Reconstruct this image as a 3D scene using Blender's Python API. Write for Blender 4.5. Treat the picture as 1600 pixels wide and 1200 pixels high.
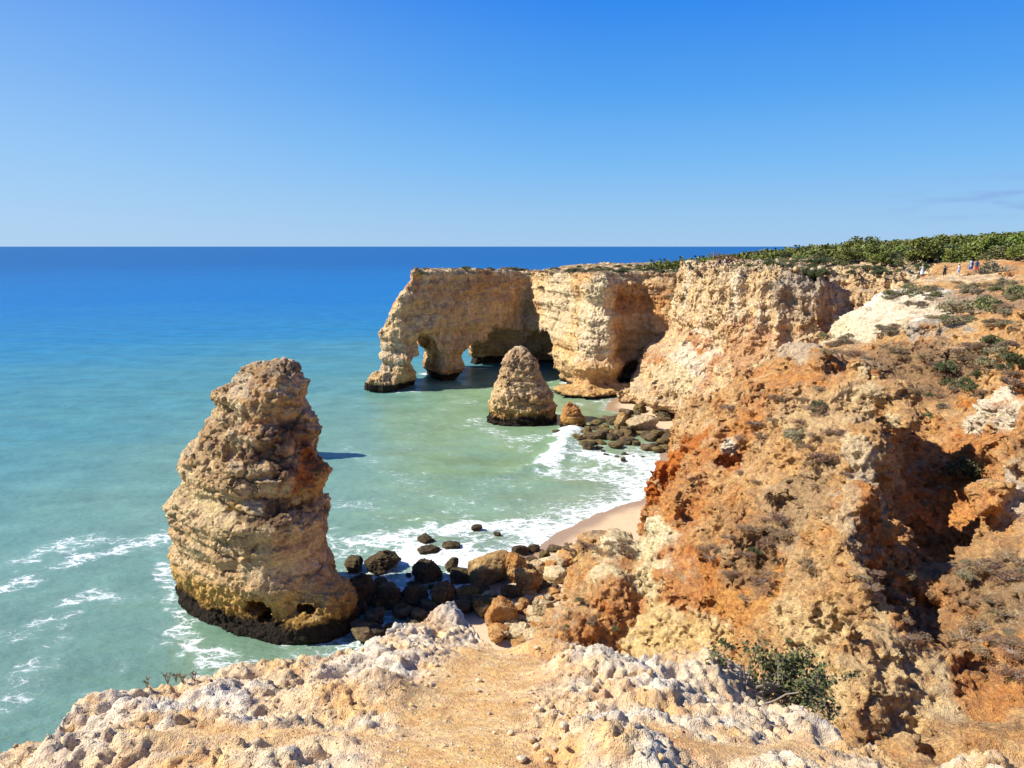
import bpy, math, random, os
import numpy as np
from math import radians as R
QUAL = float(os.environ.get('SCENE_Q', '1'))
sc = bpy.context.scene
for o in list(bpy.data.objects): bpy.data.objects.remove(o)
col = sc.collection
# ------------------------------------------------------------------ camera, sky, sun, exposure
CAMH = 28.0; FPX = 1232.0; PITCH = R(9.9)
cam = bpy.data.objects.new('camera', bpy.data.cameras.new('camera')); col.objects.link(cam)
cam.data.sensor_width = 36; cam.data.lens = 36 * FPX / 1600; cam.data.clip_start = 0.05; cam.data.clip_end = 200000
cam.location = (0, 0, CAMH); cam.rotation_euler = (R(90) - PITCH, 0, 0)
sc.camera = cam
SUN_EL = R(44); SUN_A = R(-3)                 # the sun stands to the left, over the open sea
SD = (-math.cos(SUN_A) * math.cos(SUN_EL), math.sin(SUN_A) * math.cos(SUN_EL), math.sin(SUN_EL))
sun = bpy.data.objects.new('sun', bpy.data.lights.new('sun', 'SUN')); col.objects.link(sun)
sun.data.energy = 5.0; sun.data.angle = R(0.5); sun.data.color = (1.0, 0.95, 0.86)
import mathutils
sun.rotation_euler = mathutils.Vector(SD).to_track_quat('Z', 'Y').to_euler()
sun.location = (0, 0, 100)
w = bpy.data.worlds.new('World'); sc.world = w; w.use_nodes = True
nt = w.node_tree; bg = nt.nodes['Background']; bg.inputs[1].default_value = 0.068
sky = nt.nodes.new('ShaderNodeTexSky'); sky.sky_type = 'NISHITA'; sky.sun_disc = False
sky.sun_elevation = SUN_EL; sky.sun_rotation = math.atan2(SD[0], SD[1]); sky.altitude = 10
sky.air_density = 1.0; sky.dust_density = 0.35; sky.ozone_density = 2.6
hs = nt.nodes.new('ShaderNodeHueSaturation'); hs.inputs['Saturation'].default_value = 1.12; hs.inputs['Value'].default_value = 1.0
nt.links.new(sky.outputs[0], hs.inputs['Color'])
# a few thin wisps of cloud low on the right
tc = nt.nodes.new('ShaderNodeTexCoord'); mp = nt.nodes.new('ShaderNodeMapping'); mp.inputs['Scale'].default_value = (9, 9, 60)
nz = nt.nodes.new('ShaderNodeTexNoise'); nz.inputs['Scale'].default_value = 1.6; nz.inputs['Detail'].default_value = 6
rmp = nt.nodes.new('ShaderNodeMapRange'); rmp.inputs[1].default_value = .50; rmp.inputs[2].default_value = .68; rmp.inputs[4].default_value = .6
sx = nt.nodes.new('ShaderNodeSeparateXYZ')
def wmath(op, a, b=None):
    n = nt.nodes.new('ShaderNodeMath'); n.operation = op; n.use_clamp = False
    for i, v in enumerate((a, b)):
        if v is None: continue
        if isinstance(v, (int, float)): n.inputs[i].default_value = v
        else: nt.links.new(v, n.inputs[i])
    return n.outputs[0]
def wrange(v, a, b, c, d):
    n = nt.nodes.new('ShaderNodeMapRange'); nt.links.new(v, n.inputs[0])
    for i, q in enumerate((a, b, c, d)): n.inputs[i + 1].default_value = q
    n.interpolation_type = 'SMOOTHSTEP'
    return n.outputs[0]
nt.links.new(tc.outputs['Generated'], mp.inputs[0]); nt.links.new(mp.outputs[0], nz.inputs['Vector']); nt.links.new(nz.outputs[0], rmp.inputs[0])
nt.links.new(tc.outputs['Generated'], sx.inputs[0])
band = wmath('MULTIPLY', wrange(sx.outputs[2], .018, .045, 0, 1), wrange(sx.outputs[2], .05, .085, 1, 0))
side = wrange(sx.outputs[0], .36, .56, 0, 1)
cm = wmath('MULTIPLY', wmath('MULTIPLY', band, side), rmp.outputs[0])
mx = nt.nodes.new('ShaderNodeMix'); mx.data_type = 'RGBA'
# clear saturated sky: Nishita light with the deep blue of the photograph, paler towards the horizon and towards the sun's side
rp = nt.nodes.new('ShaderNodeValToRGB'); nt.links.new(sx.outputs[2], rp.inputs[0]); els = rp.color_ramp.elements
SKYC = [(0.0, (.38, .61, .87)), (.035, (.32, .58, .89)), (.10, (.19, .50, .93)), (.18, (.085, .37, .91)), (.28, (.026, .25, .88)), (.6, (.012, .12, .55)), (1.0, (.01, .07, .36))]
els[0].position = 0; els[0].color = (*SKYC[0][1], 1); els[1].position = 1; els[1].color = (*SKYC[-1][1], 1)
for p_, c_ in SKYC[1:-1]:
    e_ = els.new(p_); e_.color = (*c_, 1)
sc10 = nt.nodes.new('ShaderNodeMix'); sc10.data_type = 'RGBA'; sc10.blend_type = 'MULTIPLY'; sc10.clamp_result = False; sc10.inputs[0].default_value = 1; nt.links.new(rp.outputs[0], sc10.inputs[6]); sc10.inputs[7].default_value = (9.4, 9.4, 9.4, 1)
pale = nt.nodes.new('ShaderNodeMix'); pale.data_type = 'RGBA'; nt.links.new(wmath('MULTIPLY', wrange(sx.outputs[0], .15, -.75, 0, .55), wrange(sx.outputs[2], .0, .45, 1, .25)), pale.inputs[0]); nt.links.new(sc10.outputs[2], pale.inputs[6]); pale.inputs[7].default_value = (4.6, 6.6, 9.0, 1)
sk = nt.nodes.new('ShaderNodeMix'); sk.data_type = 'RGBA'; sk.inputs[0].default_value = .94; nt.links.new(hs.outputs[0], sk.inputs[6]); nt.links.new(pale.outputs[2], sk.inputs[7])
nt.links.new(cm, mx.inputs[0]); nt.links.new(sk.outputs[2], mx.inputs[6]); mx.inputs[7].default_value = (2.3, 3.6, 7.0, 1)
nt.links.new(mx.outputs[2], bg.inputs[0])
sc.view_settings.view_transform = 'Standard'; sc.view_settings.look = 'None'
sc.view_settings.exposure = 0.64; sc.view_settings.gamma = 1
sc.render.engine = 'CYCLES'
# ------------------------------------------------------------------ small maths library
rng = np.random.default_rng(7); random.seed(7)
def ray(x, y):
    u = (x - 800) / FPX; v = -(y - 600) / FPX
    return u, math.cos(PITCH) + v * math.sin(PITCH), -math.sin(PITCH) + v * math.cos(PITCH)
def P(x, y, Y):
    a, b, c = ray(x, y); t = Y / b
    return (a * t, Y, CAMH + c * t)
def PZ(x, y, Z=0.0):
    a, b, c = ray(x, y); t = (Z - CAMH) / c
    return (a * t, b * t, Z)
_g = np.random.default_rng(3); G = _g.normal(size=(256, 3)).astype(np.float32); G /= np.linalg.norm(G, axis=1)[:, None]
from concurrent.futures import ThreadPoolExecutor
POOL = ThreadPoolExecutor(4); CH = 40000
def _perl(q, out, seed):
    i = np.floor(q).astype(np.int32); f = q - i; t = f * f * f * (f * (f * 6 - 15) + 10)
    X0 = i[:, 0] * 73856093; Y0 = i[:, 1] * 19349663; Z0 = i[:, 2] * 83492791
    X = (X0, X0 + 73856093); Yh = (Y0, Y0 + 19349663); Z = (Z0, Z0 + 83492791); fx, fy, fz = f[:, 0].copy(), f[:, 1].copy(), f[:, 2].copy(); l = []
    for a in (0, 1):
        for b in (0, 1):
            w_ = X[a] ^ Yh[b] ^ (seed * 7919 + 17); v = []
            for c in (0, 1):
                h = w_ ^ Z[c]; h = (h ^ (h >> 13)) * 1274126177; h = (h ^ (h >> 15)) & 255
                v.append(GX[h] * (fx - a) + GY[h] * (fy - b) + GZ[h] * (fz - c))
            l.append(v[0] + t[:, 2] * (v[1] - v[0]))
    ty = t[:, 1]; m0 = l[0] + ty * (l[1] - l[0]); m1 = l[2] + ty * (l[3] - l[2]); out[:] = (m0 + t[:, 0] * (m1 - m0)) * 1.5
GX, GY, GZ = (np.ascontiguousarray(G[:, k]) for k in range(3))
def perlin(p, seed=0):
    p = np.asarray(p, np.float32); out = np.empty(len(p), np.float32)
    if len(p) <= CH: _perl(p, out, seed); return out
    list(POOL.map(lambda s_: _perl(p[s_:s_ + CH], out[s_:s_ + CH], seed), range(0, len(p), CH))); return out
np.seterr(over='ignore')
def sv(p, s):
    return p * np.asarray(s, np.float32)
def fbm(p, o=4, seed=0, gain=.5, mode=0):
    r = 0; a = 1.0; tot = 0; q = p
    for k in range(o):
        n = perlin(q, seed + k)
        if mode == 1: n = 1 - 2 * np.abs(n) * 1.6        # ridged
        if mode == 2: n = np.abs(n) * 3.2 - 1             # billow (lumps)
        r = r + a * n; tot += a; a *= gain; q = q * 2.03 + 11.7
    return r / tot
def _wor(q, o1, o2, seed):
    i = np.floor(q).astype(np.int32); f = q - i; d1 = np.full(len(q), 9., np.float32); d2 = d1.copy()
    for a in (-1, 0, 1):
        for b in (-1, 0, 1):
            for c in (-1, 0, 1):
                h = ((i[:, 0] + a) * 73856093) ^ ((i[:, 1] + b) * 19349663) ^ ((i[:, 2] + c) * 83492791) ^ (seed * 7919 + 5)
                h = (h ^ (h >> 13)) * 1274126177; h = (h ^ (h >> 15)); k = np.float32(1 / 1023.)
                d = (a + (h & 1023) * k - f[:, 0]) ** 2 + (b + ((h >> 10) & 1023) * k - f[:, 1]) ** 2 + (c + ((h >> 20) & 1023) * k - f[:, 2]) ** 2
                d = d.astype(np.float32); d2 = np.minimum(d2, np.maximum(d1, d)); d1 = np.minimum(d1, d)
    o1[:] = np.sqrt(d1); o2[:] = np.sqrt(d2)
def worley(p, seed=0):
    p = np.asarray(p, np.float32); o1 = np.empty(len(p), np.float32); o2 = np.empty(len(p), np.float32)
    list(POOL.map(lambda s_: _wor(p[s_:s_ + CH], o1[s_:s_ + CH], o2[s_:s_ + CH], seed), range(0, len(p), CH))); return o1, o2
def sstep(a, b, x):
    t = np.clip((x - a) / (b - a), 0, 1); return t * t * (3 - 2 * t)
def smin(a, b, k):
    h = np.clip(.5 + .5 * (b - a) / k, 0, 1); return b + (a - b) * h - k * h * (1 - h)
def smax(a, b, k): return -smin(-a, -b, k)
def blocks(V, s, seed, wdt=.10):
    q = V * np.asarray(s, np.float32) + .35 * np.stack([fbm(V * .9, 2, seed + 1), fbm(V * .9 + 9, 2, seed + 2), fbm(V * .9 + 17, 2, seed + 3)], 1)
    a, b = worley(q, seed); return -sstep(wdt, 0, b - a), .5 - a
class TPS:
    def __init__(s, pts, lam=0.0):
        a = np.array(pts, float); s.c = a[:, :2]; z = a[:, 2]; n = len(a)
        A = np.zeros((n + 3, n + 3)); A[:n, :n] = s.U(s.c, s.c) + lam * np.eye(n)
        A[:n, n] = 1; A[:n, n + 1:] = s.c; A[n, :n] = 1; A[n + 1:, :n] = s.c.T
        s.w = np.linalg.solve(A, np.r_[z, 0, 0, 0])
    def U(s, a, b):
        d = ((a[:, None, :] - b[None, :, :]) ** 2).sum(2); return .5 * d * np.log(d + 1e-9)
    def __call__(s, x, y):
        q = np.stack([np.ravel(x), np.ravel(y)], 1).astype(float); out = np.empty(len(q))
        for k in range(0, len(q), 100000):
            e = q[k:k + 100000]; out[k:k + 100000] = s.U(e, s.c) @ s.w[:-3] + s.w[-3] + e @ s.w[-2:]
        return out.reshape(np.shape(x))
def polysd(x, y, poly):
    pts = np.array(poly, float); d = np.full(x.shape, 1e9); ins = np.zeros(x.shape, bool)
    for i in range(len(pts)):
        a = pts[i]; b = pts[(i + 1) % len(pts)]; e = b - a; wx = x - a[0]; wy = y - a[1]
        t = np.clip((wx * e[0] + wy * e[1]) / (e @ e), 0, 1)
        d = np.minimum(d, (wx - t * e[0]) ** 2 + (wy - t * e[1]) ** 2)
        c = ((a[1] <= y) != (b[1] <= y)) & (x < (b[0] - a[0]) * (y - a[1]) / (b[1] - a[1] + 1e-12) + a[0])
        ins ^= c
    return np.sqrt(d) * np.where(ins, -1, 1)
def linedist(x, y, pts):
    d = np.full(x.shape, 1e9)
    for a, b in zip(pts[:-1], pts[1:]):
        a = np.array(a[:2]); b = np.array(b[:2]); e = b - a; wx = x - a[0]; wy = y - a[1]
        t = np.clip((wx * e[0] + wy * e[1]) / (e @ e + 1e-9), 0, 1)
        d = np.minimum(d, np.hypot(wx - t * e[0], wy - t * e[1]))
    return d
# ------------------------------------------------------------------ meshing
def grid(x0, x1, y0, y1, z0, z1, h):
    ax = [np.arange(a, b + h, h, dtype=np.float32) for a, b in ((x0, x1), (y0, y1), (z0, z1))]
    X, Y, Z = np.meshgrid(*ax, indexing='ij'); return X, Y, Z, (x0, y0, z0), h
def surfnet(f, org, h):
    f = f.astype(np.float32).copy()
    for s in ((0, ), (-1, )):
        f[s[0], :, :] = np.maximum(f[s[0], :, :], .01); f[:, s[0], :] = np.maximum(f[:, s[0], :], .01); f[:, :, s[0]] = np.maximum(f[:, :, s[0]], .01)
    ins = f < 0; n = np.array(f.shape) - 1
    cs = [(a, b, c) for a in (0, 1) for b in (0, 1) for c in (0, 1)]
    cnt = np.zeros(n, np.int8)
    for a, b, c in cs: cnt += ins[a:n[0] + a, b:n[1] + b, c:n[2] + c]
    act = (cnt > 0) & (cnt < 8); I = np.argwhere(act); idx = np.full(n, -1, np.int64); idx[act] = np.arange(len(I))
    acc = np.zeros((len(I), 3)); k = np.zeros(len(I))
    for i, p in enumerate(cs):
        for j, q in enumerate(cs):
            if j <= i or sum(abs(p[m] - q[m]) for m in range(3)) != 1: continue
            fa = f[I[:, 0] + p[0], I[:, 1] + p[1], I[:, 2] + p[2]]; fb = f[I[:, 0] + q[0], I[:, 1] + q[1], I[:, 2] + q[2]]
            m = (fa < 0) != (fb < 0); t = np.where(m, fa / (fa - fb + 1e-12), 0)
            pt = np.array(p)[None] + t[:, None] * (np.array(q) - np.array(p))[None]
            acc += pt * m[:, None]; k += m
    V = (I + acc / k[:, None]) * h + np.array(org)
    F = []
    for ax in range(3):
        o1, o2 = [(1, 2), (2, 0), (0, 1)][ax]
        sl = [slice(None)] * 3; s2 = [slice(None)] * 3; sl[ax] = slice(0, -1); s2[ax] = slice(1, None)
        for o in (o1, o2): sl[o] = slice(1, -1); s2[o] = slice(1, -1)
        A = ins[tuple(sl)]; B = ins[tuple(s2)]; E = np.argwhere(A != B)
        up = A[E[:, 0], E[:, 1], E[:, 2]]; E = E.copy(); E[:, o1] += 1; E[:, o2] += 1
        def cell(d1, d2):
            e = E.copy(); e[:, o1] -= d1; e[:, o2] -= d2; return idx[e[:, 0], e[:, 1], e[:, 2]]
        q = np.stack([cell(1, 1), cell(0, 1), cell(0, 0), cell(1, 0)], 1)
        q[~up] = q[~up][:, ::-1]; F.append(q)
    return V, np.concatenate(F)
def normals(V, F):
    n = np.cross(V[F[:, 2]] - V[F[:, 0]], V[F[:, 3]] - V[F[:, 1]]); N = np.zeros_like(V)
    for c in range(3):
        for k in range(4): N[:, c] += np.bincount(F[:, k], n[:, c], len(V))
    return N / (np.linalg.norm(N, axis=1)[:, None] + 1e-12)
def smooth(V, F, it=1, w=.5):
    for _ in range(it):
        S = np.zeros_like(V); C = np.zeros(len(V))
        for k in range(4):
            for j in (1, 3):
                o = F[:, (k + j) % 4]
                C += np.bincount(F[:, k], minlength=len(V))
                for c in range(3): S[:, c] += np.bincount(F[:, k], V[o, c], len(V))
        V = V * (1 - w) + w * S / np.maximum(C, 1)[:, None]
    return V
def subdiv(V, F):
    n = len(V); e = np.stack([F, np.roll(F, -1, 1)], 2).reshape(-1, 2); e.sort(1)
    key = e[:, 0].astype(np.int64) * n + e[:, 1]; u, inv = np.unique(key, return_inverse=True)
    a = u // n; b = u % n; M = (V[a] + V[b]) / 2; C = V[F].mean(1); inv = inv.reshape(-1, 4)
    ev = n + inv; cv = n + len(u) + np.arange(len(F))
    Q = np.concatenate([np.stack([F[:, k], ev[:, k], cv, ev[:, k - 1]], 1) for k in range(4)])
    return np.concatenate([V, M, C]), Q
def mesh(name, V, F, mat=None, color=None, attrs=None, smooth_shade=True, parent=None, link=True):
    me = bpy.data.meshes.new(name); V = np.asarray(V, np.float32); F = np.asarray(F, np.int32); k = F.shape[1]
    me.vertices.add(len(V)); me.vertices.foreach_set('co', V.ravel())
    me.loops.add(F.size); me.loops.foreach_set('vertex_index', F.ravel())
    me.polygons.add(len(F)); me.polygons.foreach_set('loop_start', np.arange(0, F.size, k, dtype=np.int32))
    me.polygons.foreach_set('use_smooth', np.full(len(F), smooth_shade)); me.update(calc_edges=True)
    if color is not None:
        a = me.color_attributes.new('tint', 'FLOAT_COLOR', 'POINT')
        a.data.foreach_set('color', np.concatenate([np.clip(color, 0, 1), np.ones((len(V), 1))], 1).astype(np.float32).ravel())
    for nm, arr in (attrs or {}).items():
        a = me.attributes.new(nm, 'FLOAT', 'POINT'); a.data.foreach_set('value', arr.astype(np.float32))
    if mat: me.materials.append(mat)
    o = bpy.data.objects.new(name, me)
    if link: col.objects.link(o)
    if parent: o.parent = parent
    return o
def tag(o, label=None, cat=None, group=None, kind=None):
    for k, v in (('label', label), ('category', cat), ('group', group), ('kind', kind)):
        if v: o[k] = v
    return o
def empty(name, loc=(0, 0, 0), rz=0):
    o = bpy.data.objects.new(name, None); o.empty_display_size = .1; col.objects.link(o); o.location = loc; o.rotation_euler = (0, 0, rz); return o
def copy_tree(o, parent=None):
    c = o.copy(); col.objects.link(c); c.parent = parent
    for ch in list(o.children): copy_tree(ch, c)
    return c
# ------------------------------------------------------------------ materials
def newmat(name):
    m = bpy.data.materials.new(name); m.use_nodes = True; t = m.node_tree; b = t.nodes['Principled BSDF']
    return m, t, b
class NB:
    def __init__(s, t): s.t = t
    def n(s, kind, **k):
        x = s.t.nodes.new('ShaderNode' + kind)
        for a, b in k.items(): setattr(x, a, b)
        return x
    def lk(s, a, b): s.t.links.new(a, b)
    def math(s, op, a, b=0., c=None, clamp=False):
        x = s.n('Math', operation=op, use_clamp=clamp)
        for i, v in enumerate((a, b, c)):
            if v is None: continue
            if isinstance(v, (int, float)): x.inputs[i].default_value = v
            else: s.lk(v, x.inputs[i])
        return x.outputs[0]
    def rng(s, v, a, b, c, d, sm=False):
        x = s.n('MapRange'); s.lk(v, x.inputs[0])
        if sm: x.interpolation_type = 'SMOOTHSTEP'
        for i, q in enumerate((a, b, c, d)): x.inputs[i + 1].default_value = q
        return x.outputs[0]
    def mix(s, f, a, b, mode='MIX'):
        x = s.n('Mix', data_type='RGBA', blend_type=mode)
        for i, v in ((0, f), (6, a), (7, b)):
            if isinstance(v, (int, float)): x.inputs[i].default_value = v
            elif isinstance(v, tuple): x.inputs[i].default_value = (*v, 1)
            else: s.lk(v, x.inputs[i])
        return x.outputs[2]
    def noise(s, vec, scale, det=6, rough=.55, dist=0.):
        x = s.n('TexNoise'); s.lk(vec, x.inputs['Vector']); x.inputs['Scale'].default_value = scale; x.inputs['Detail'].default_value = det
        x.inputs['Roughness'].default_value = rough; x.inputs['Distortion'].default_value = dist; return x.outputs[0]
    def voro(s, vec, scale, feat='F1', rnd=1.):
        x = s.n('TexVoronoi', feature=feat); s.lk(vec, x.inputs['Vector']); x.inputs['Scale'].default_value = scale; x.inputs['Randomness'].default_value = rnd
        return x.outputs['Distance']
def rockmat(name, fine=1.0, bump=.6, bdist=.12, pits=.35, var=.28, base=None, crack=.4):
    """limestone: vertex tint x fine colour mottling, pitted and cracked bump; fine = feature size in metres"""
    m, t, b = newmat(name); N = NB(t)
    co = N.n('TexCoord').outputs['Object']
    if base: src = N.n('RGB').outputs[0]; src.default_value = (*base, 1)
    else: src = N.n('Attribute', attribute_name='tint').outputs['Color']
    n1 = N.noise(co, 1.1 / fine, 8, .68); n2 = N.noise(co, 6.3 / fine, 6, .7); v1 = N.voro(co, 2.6 / fine); v2 = N.voro(co, 7.7 / fine)
    f = N.math('MULTIPLY', N.rng(n1, .3, .7, 1 - var, 1 + var), N.rng(n2, .3, .7, 1 - var * .8, 1 + var * .8))
    cr = N.rng(N.math('ABSOLUTE', N.math('SUBTRACT', N.noise(co, 1.7 / fine, 7, .62, .6), .5)), 0, .02, 1 - crack * .55, 1)
    f = N.math('MULTIPLY', f, cr)
    c = N.mix(1., src, f, 'MULTIPLY')
    x = N.n('HueSaturation'); N.lk(c, x.inputs['Color']); N.lk(N.rng(n1, .3, .7, .485, .513), x.inputs['Hue']); N.lk(N.rng(n2, .3, .7, .94, 1.12), x.inputs['Saturation']); x.inputs['Value'].default_value = 1.12
    N.lk(x.outputs[0], b.inputs['Base Color'])
    b.inputs['Roughness'].default_value = .93; b.inputs['Specular IOR Level'].default_value = .15
    h = N.math('ADD', N.math('MULTIPLY', n1, 1.0), N.math('MULTIPLY', n2, .45))
    h = N.math('ADD', h, N.math('MULTIPLY', v1, .35)); h = N.math('ADD', h, N.math('MULTIPLY', N.rng(v2, 0, .45, 0, 1), pits * .35))
    h = N.math('ADD', h, N.math('MULTIPLY', cr, crack * .5))
    bp = N.n('Bump'); bp.inputs['Strength'].default_value = bump; bp.inputs['Distance'].default_value = bdist; N.lk(h, bp.inputs['Height']); N.lk(bp.outputs[0], b.inputs['Normal'])
    return m
M_arch = rockmat('far_limestone', 1.3, 1., .6, .6, .38)
M_mid = rockmat('cliff_limestone', 1.0, 1., .5, .7, .34)
M_head = rockmat('headland_rock', .45, 1., .26, .8, .32)
M_stack = rockmat('stack_limestone', .6, 1., .3, .8, .32)
M_ledge = rockmat('ledge_rock', .075, .9, .022, .9, .24, crack=0.)
M_stone = rockmat('loose_stone_rock', 1.4, .5, .12, .3, .2, crack=0.)
M_bould = rockmat('boulder_rock', .42, 1., .3, .9, .42)
def plain(name, c, rough=.8, var=.2, scale=4., spec=.2, trans=0):
    m, t, b = newmat(name); N = NB(t); co = N.n('TexCoord').outputs['Object']
    oi = N.n('ObjectInfo').outputs['Random']
    f = N.math('MULTIPLY', N.rng(N.noise(co, scale, 3), .3, .7, 1 - var, 1 + var), N.rng(oi, 0, 1, 1 - var, 1 + var))
    N.lk(N.mix(1., tuple(c), f, 'MULTIPLY'), b.inputs['Base Color'])
    b.inputs['Roughness'].default_value = rough; b.inputs['Specular IOR Level'].default_value = spec
    return m
def leafmat(name, c1, c2, var=.25):
    m, t, b = newmat(name); N = NB(t); co = N.n('TexCoord').outputs['Object']; oi = N.n('ObjectInfo').outputs['Random']
    n = N.noise(co, 1.2, 4); c = N.mix(N.rng(n, .35, .65, 0, 1), tuple(c1), tuple(c2))
    x = N.n('HueSaturation'); N.lk(c, x.inputs['Color']); N.lk(N.rng(oi, 0, 1, .475, .52), x.inputs['Hue']); N.lk(N.rng(oi, 0, 1, 1 - var, 1 + var), x.inputs['Value'])
    N.lk(x.outputs[0], b.inputs['Base Color']); b.inputs['Roughness'].default_value = .6; b.inputs['Specular IOR Level'].default_value = .25
    b.inputs['Subsurface Weight'].default_value = 0
    return m
# palette (real base colours)
CREAM = np.array((.66, .47, .255)); OCHRE = np.array((.53, .29, .105)); RED = np.array((.42, .135, .04)); WHITE = np.array((.74, .62, .44))
BROWN = np.array((.215, .135, .07)); GREY = np.array((.40, .345, .26)); ALGAE = np.array((.030, .022, .014)); YEL = np.array((.60, .37, .13)); TAN = np.array((.47, .31, .155))
def mixc(c, d, m): return c * (1 - m[:, None]) + np.asarray(d)[None] * m[:, None]
def patches(c, V, lst, seed=50):
    """lst of (centre, radius or (rx,ry,rz), colour, strength): stains, beds of other rock, and some light and shade painted in"""
    w = np.stack([fbm(V * .35, 3, seed), fbm(V * .35 + 40, 3, seed), fbm(V * .35 + 80, 3, seed)], 1)
    w = w.astype(np.float32); V = np.asarray(V, np.float32); c = np.array(c, np.float32)
    def job(s0):
        v = V[s0:s0 + CH]; ww = w[s0:s0 + CH]
        for ctr, r, cl, s in lst:
            r = np.array(r if hasattr(r, '__len__') else (r, r, r), np.float32); ce = np.array(ctr, np.float32)
            near = np.flatnonzero((np.abs(v - ce) < r * 1.1 + np.minimum(r, 3) * 2).all(1))
            if not len(near): continue
            d = np.linalg.norm((v[near] - ce + ww[near] * np.minimum(r, 3) * 1.3) / r, axis=1)
            c[s0 + near] = mixc(c[s0 + near], cl, s * sstep(1.1, .75, d))
    list(POOL.map(job, range(0, len(V), CH)))
    return c
# ------------------------------------------------------------------ sea stacks
def strata(P3, amp, sc_, seed, warp=.5):
    z = P3[:, 2] + warp * fbm(P3 * .12, 2, seed + 9)
    q = np.zeros((len(z), 3), np.float32); q[:, 2] = z * sc_; q[:, 0] = P3[:, 0] * .03; q[:, 1] = P3[:, 1] * .03
    return amp * (np.clip(perlin(q, seed) * 2.2, -1, 1) + .5 * perlin(q * 2.7, seed + 1))
def pts(X, Y, Z): return np.stack([X.ravel(), Y.ravel(), Z.ravel()], 1).astype(np.float32)
def build(f, org, h, lev, disp, sm=1):
    V, F = surfnet(f, org, h)
    lab = np.arange(len(V))                     # drop stray floating bits: keep the one connected mass
    for _ in range(60):
        m = lab[F].min(1); nl = lab.copy()
        for k4 in range(4):
            o4 = np.argsort(-m, kind='stable') if k4 == 0 else o4; nl[F[o4, k4]] = np.minimum(nl[F[o4, k4]], m[o4])
        nl = np.minimum(nl, lab); nl = nl[nl]
        if (nl == lab).all(): break
        lab = nl
    big = np.bincount(lab).argmax(); kv = lab == big; F = F[kv[F[:, 0]]]; ix = np.cumsum(kv) - 1; V = V[kv]; F = ix[F]
    V = smooth(V, F, sm, .4)
    lev = max(0, int(round(lev + math.log2(max(QUAL, .01))))) if QUAL < 1 else lev
    for l in range(lev): V, F = subdiv(V, F); V = smooth(V, F, 1, .25)
    V32 = V.astype(np.float32)
    for fn in disp:
        N = normals(V, F); V = V + N * fn(V.astype(np.float32), N)[:, None]
    return V, F, normals(V, F)
def ell(Q, c, r):
    d = (Q - np.array(c, np.float32)) / np.array(r, np.float32); return (np.linalg.norm(d, axis=1) - 1) * min(r)
def stack_field(rows, Yc, phi, kb, kt, Q, foreshort=.94, sup=2.6):
    tab = []
    for y, xl, xr in rows:
        L = P(xl, y, Yc); Rr = P(xr, y, Yc); tab.append((L[2], (L[0] + Rr[0]) / 2, (Rr[0] - L[0]) / 2))
    tab.sort(); t = np.array(tab); z = Q[:, 2]; k = kb + (kt - kb) * np.clip(z / t[-1, 0], 0, 1)
    w_ = np.interp(z, t[:, 0], t[:, 2]); cx = np.interp(z, t[:, 0], t[:, 1])
    vd = math.atan2(t[0, 1], Yc)                      # bearing from the viewpoint
    d = phi + vd
    a = foreshort * w_ / np.sqrt(math.cos(d) ** 2 + (math.sin(d) * k) ** 2); b = k * a
    dx = Q[:, 0] - cx; dy = Q[:, 1] - Yc
    u = (dx * math.cos(phi) + dy * math.sin(phi)) / a; v = (-dx * math.sin(phi) + dy * math.cos(phi)) / b
    r = (np.abs(u) ** sup + np.abs(v) ** sup) ** (1 / sup)
    return np.maximum((r - 1) * np.minimum(a, b) * .95, z - t[-1, 0])
algae_lvl = 1.3
def stack_obj(name, rows, Yc, phi, kb, kt, box, h, lev, mat, caves=(), extra=None, amp=.55, pal=None, pat=(), seed=20, alg=1.3, fine=1.):
    X, Y, Z, org, h = grid(*box, h); Q = pts(X, Y, Z)
    f = stack_field(rows, Yc, phi, kb, kt, Q)
    lump = sstep(8, 13, Q[:, 2] ) if fine == 1. else np.ones(len(Q))
    f += -(amp * (.6 + .75 * lump)) * fbm(Q * (.36 / fine), 5, seed, .6, 1) * .8 + strata(Q, amp * .36, .8 / fine, seed + 5, 1.) + amp * .12
    if extra: f = extra(Q, f)
    for c, r in caves: f = smax(f, -ell(Q, c, r), .15)
    def dblk(V, N):
        g, c_ = blocks(V, np.array((.55, .55, .85)) / fine, seed + 40, .11); m = sstep(-.25, .15, fbm(V * .25 / fine, 2, seed + 44)) * (.3 + .7 * sstep(3.5, 5.5, V[:, 2]) if fine == 1. else 1.)
        return fine * m * (.26 * g + .42 * c_)
    D = [dblk, lambda V, N: strata(V, .20 * fine, 1.5 / fine, seed + 8, 1.2) * (1 - np.abs(N[:, 2])) * sstep(-.3, .2, fbm(V * .2 / fine, 2, seed + 33)) + .30 * fine * fbm(V * 1.1 / fine, 4, seed + 2, .6, 2) * (.35 + .65 * sstep(-.25, .35, fbm(V * .22 / fine, 2, seed + 30))),
         lambda V, N: .07 * fine * fbm(V * 4.5 / fine, 3, seed + 3, .6, 2) - .10 * fine * sstep(.25, .02, worley(V * 1.3 / fine, seed)[0])]
    V, F, N = build(f.reshape(X.shape), org, h, lev, D)
    c = pal(V, N); c = patches(c, V, pat)
    lv = alg + 1.0 * fbm(V * .5, 4, 77, .6) + .35 * fbm(V * 2.5, 3, 78)
    c = mixc(c, (.30, .155, .035), .7 * sstep(lv + 1.5, lv + .3, V[:, 2])); c = mixc(c, ALGAE, sstep(lv + .45, lv - .1, V[:, 2]))
    return mesh(name, V, F, mat, c)
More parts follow.
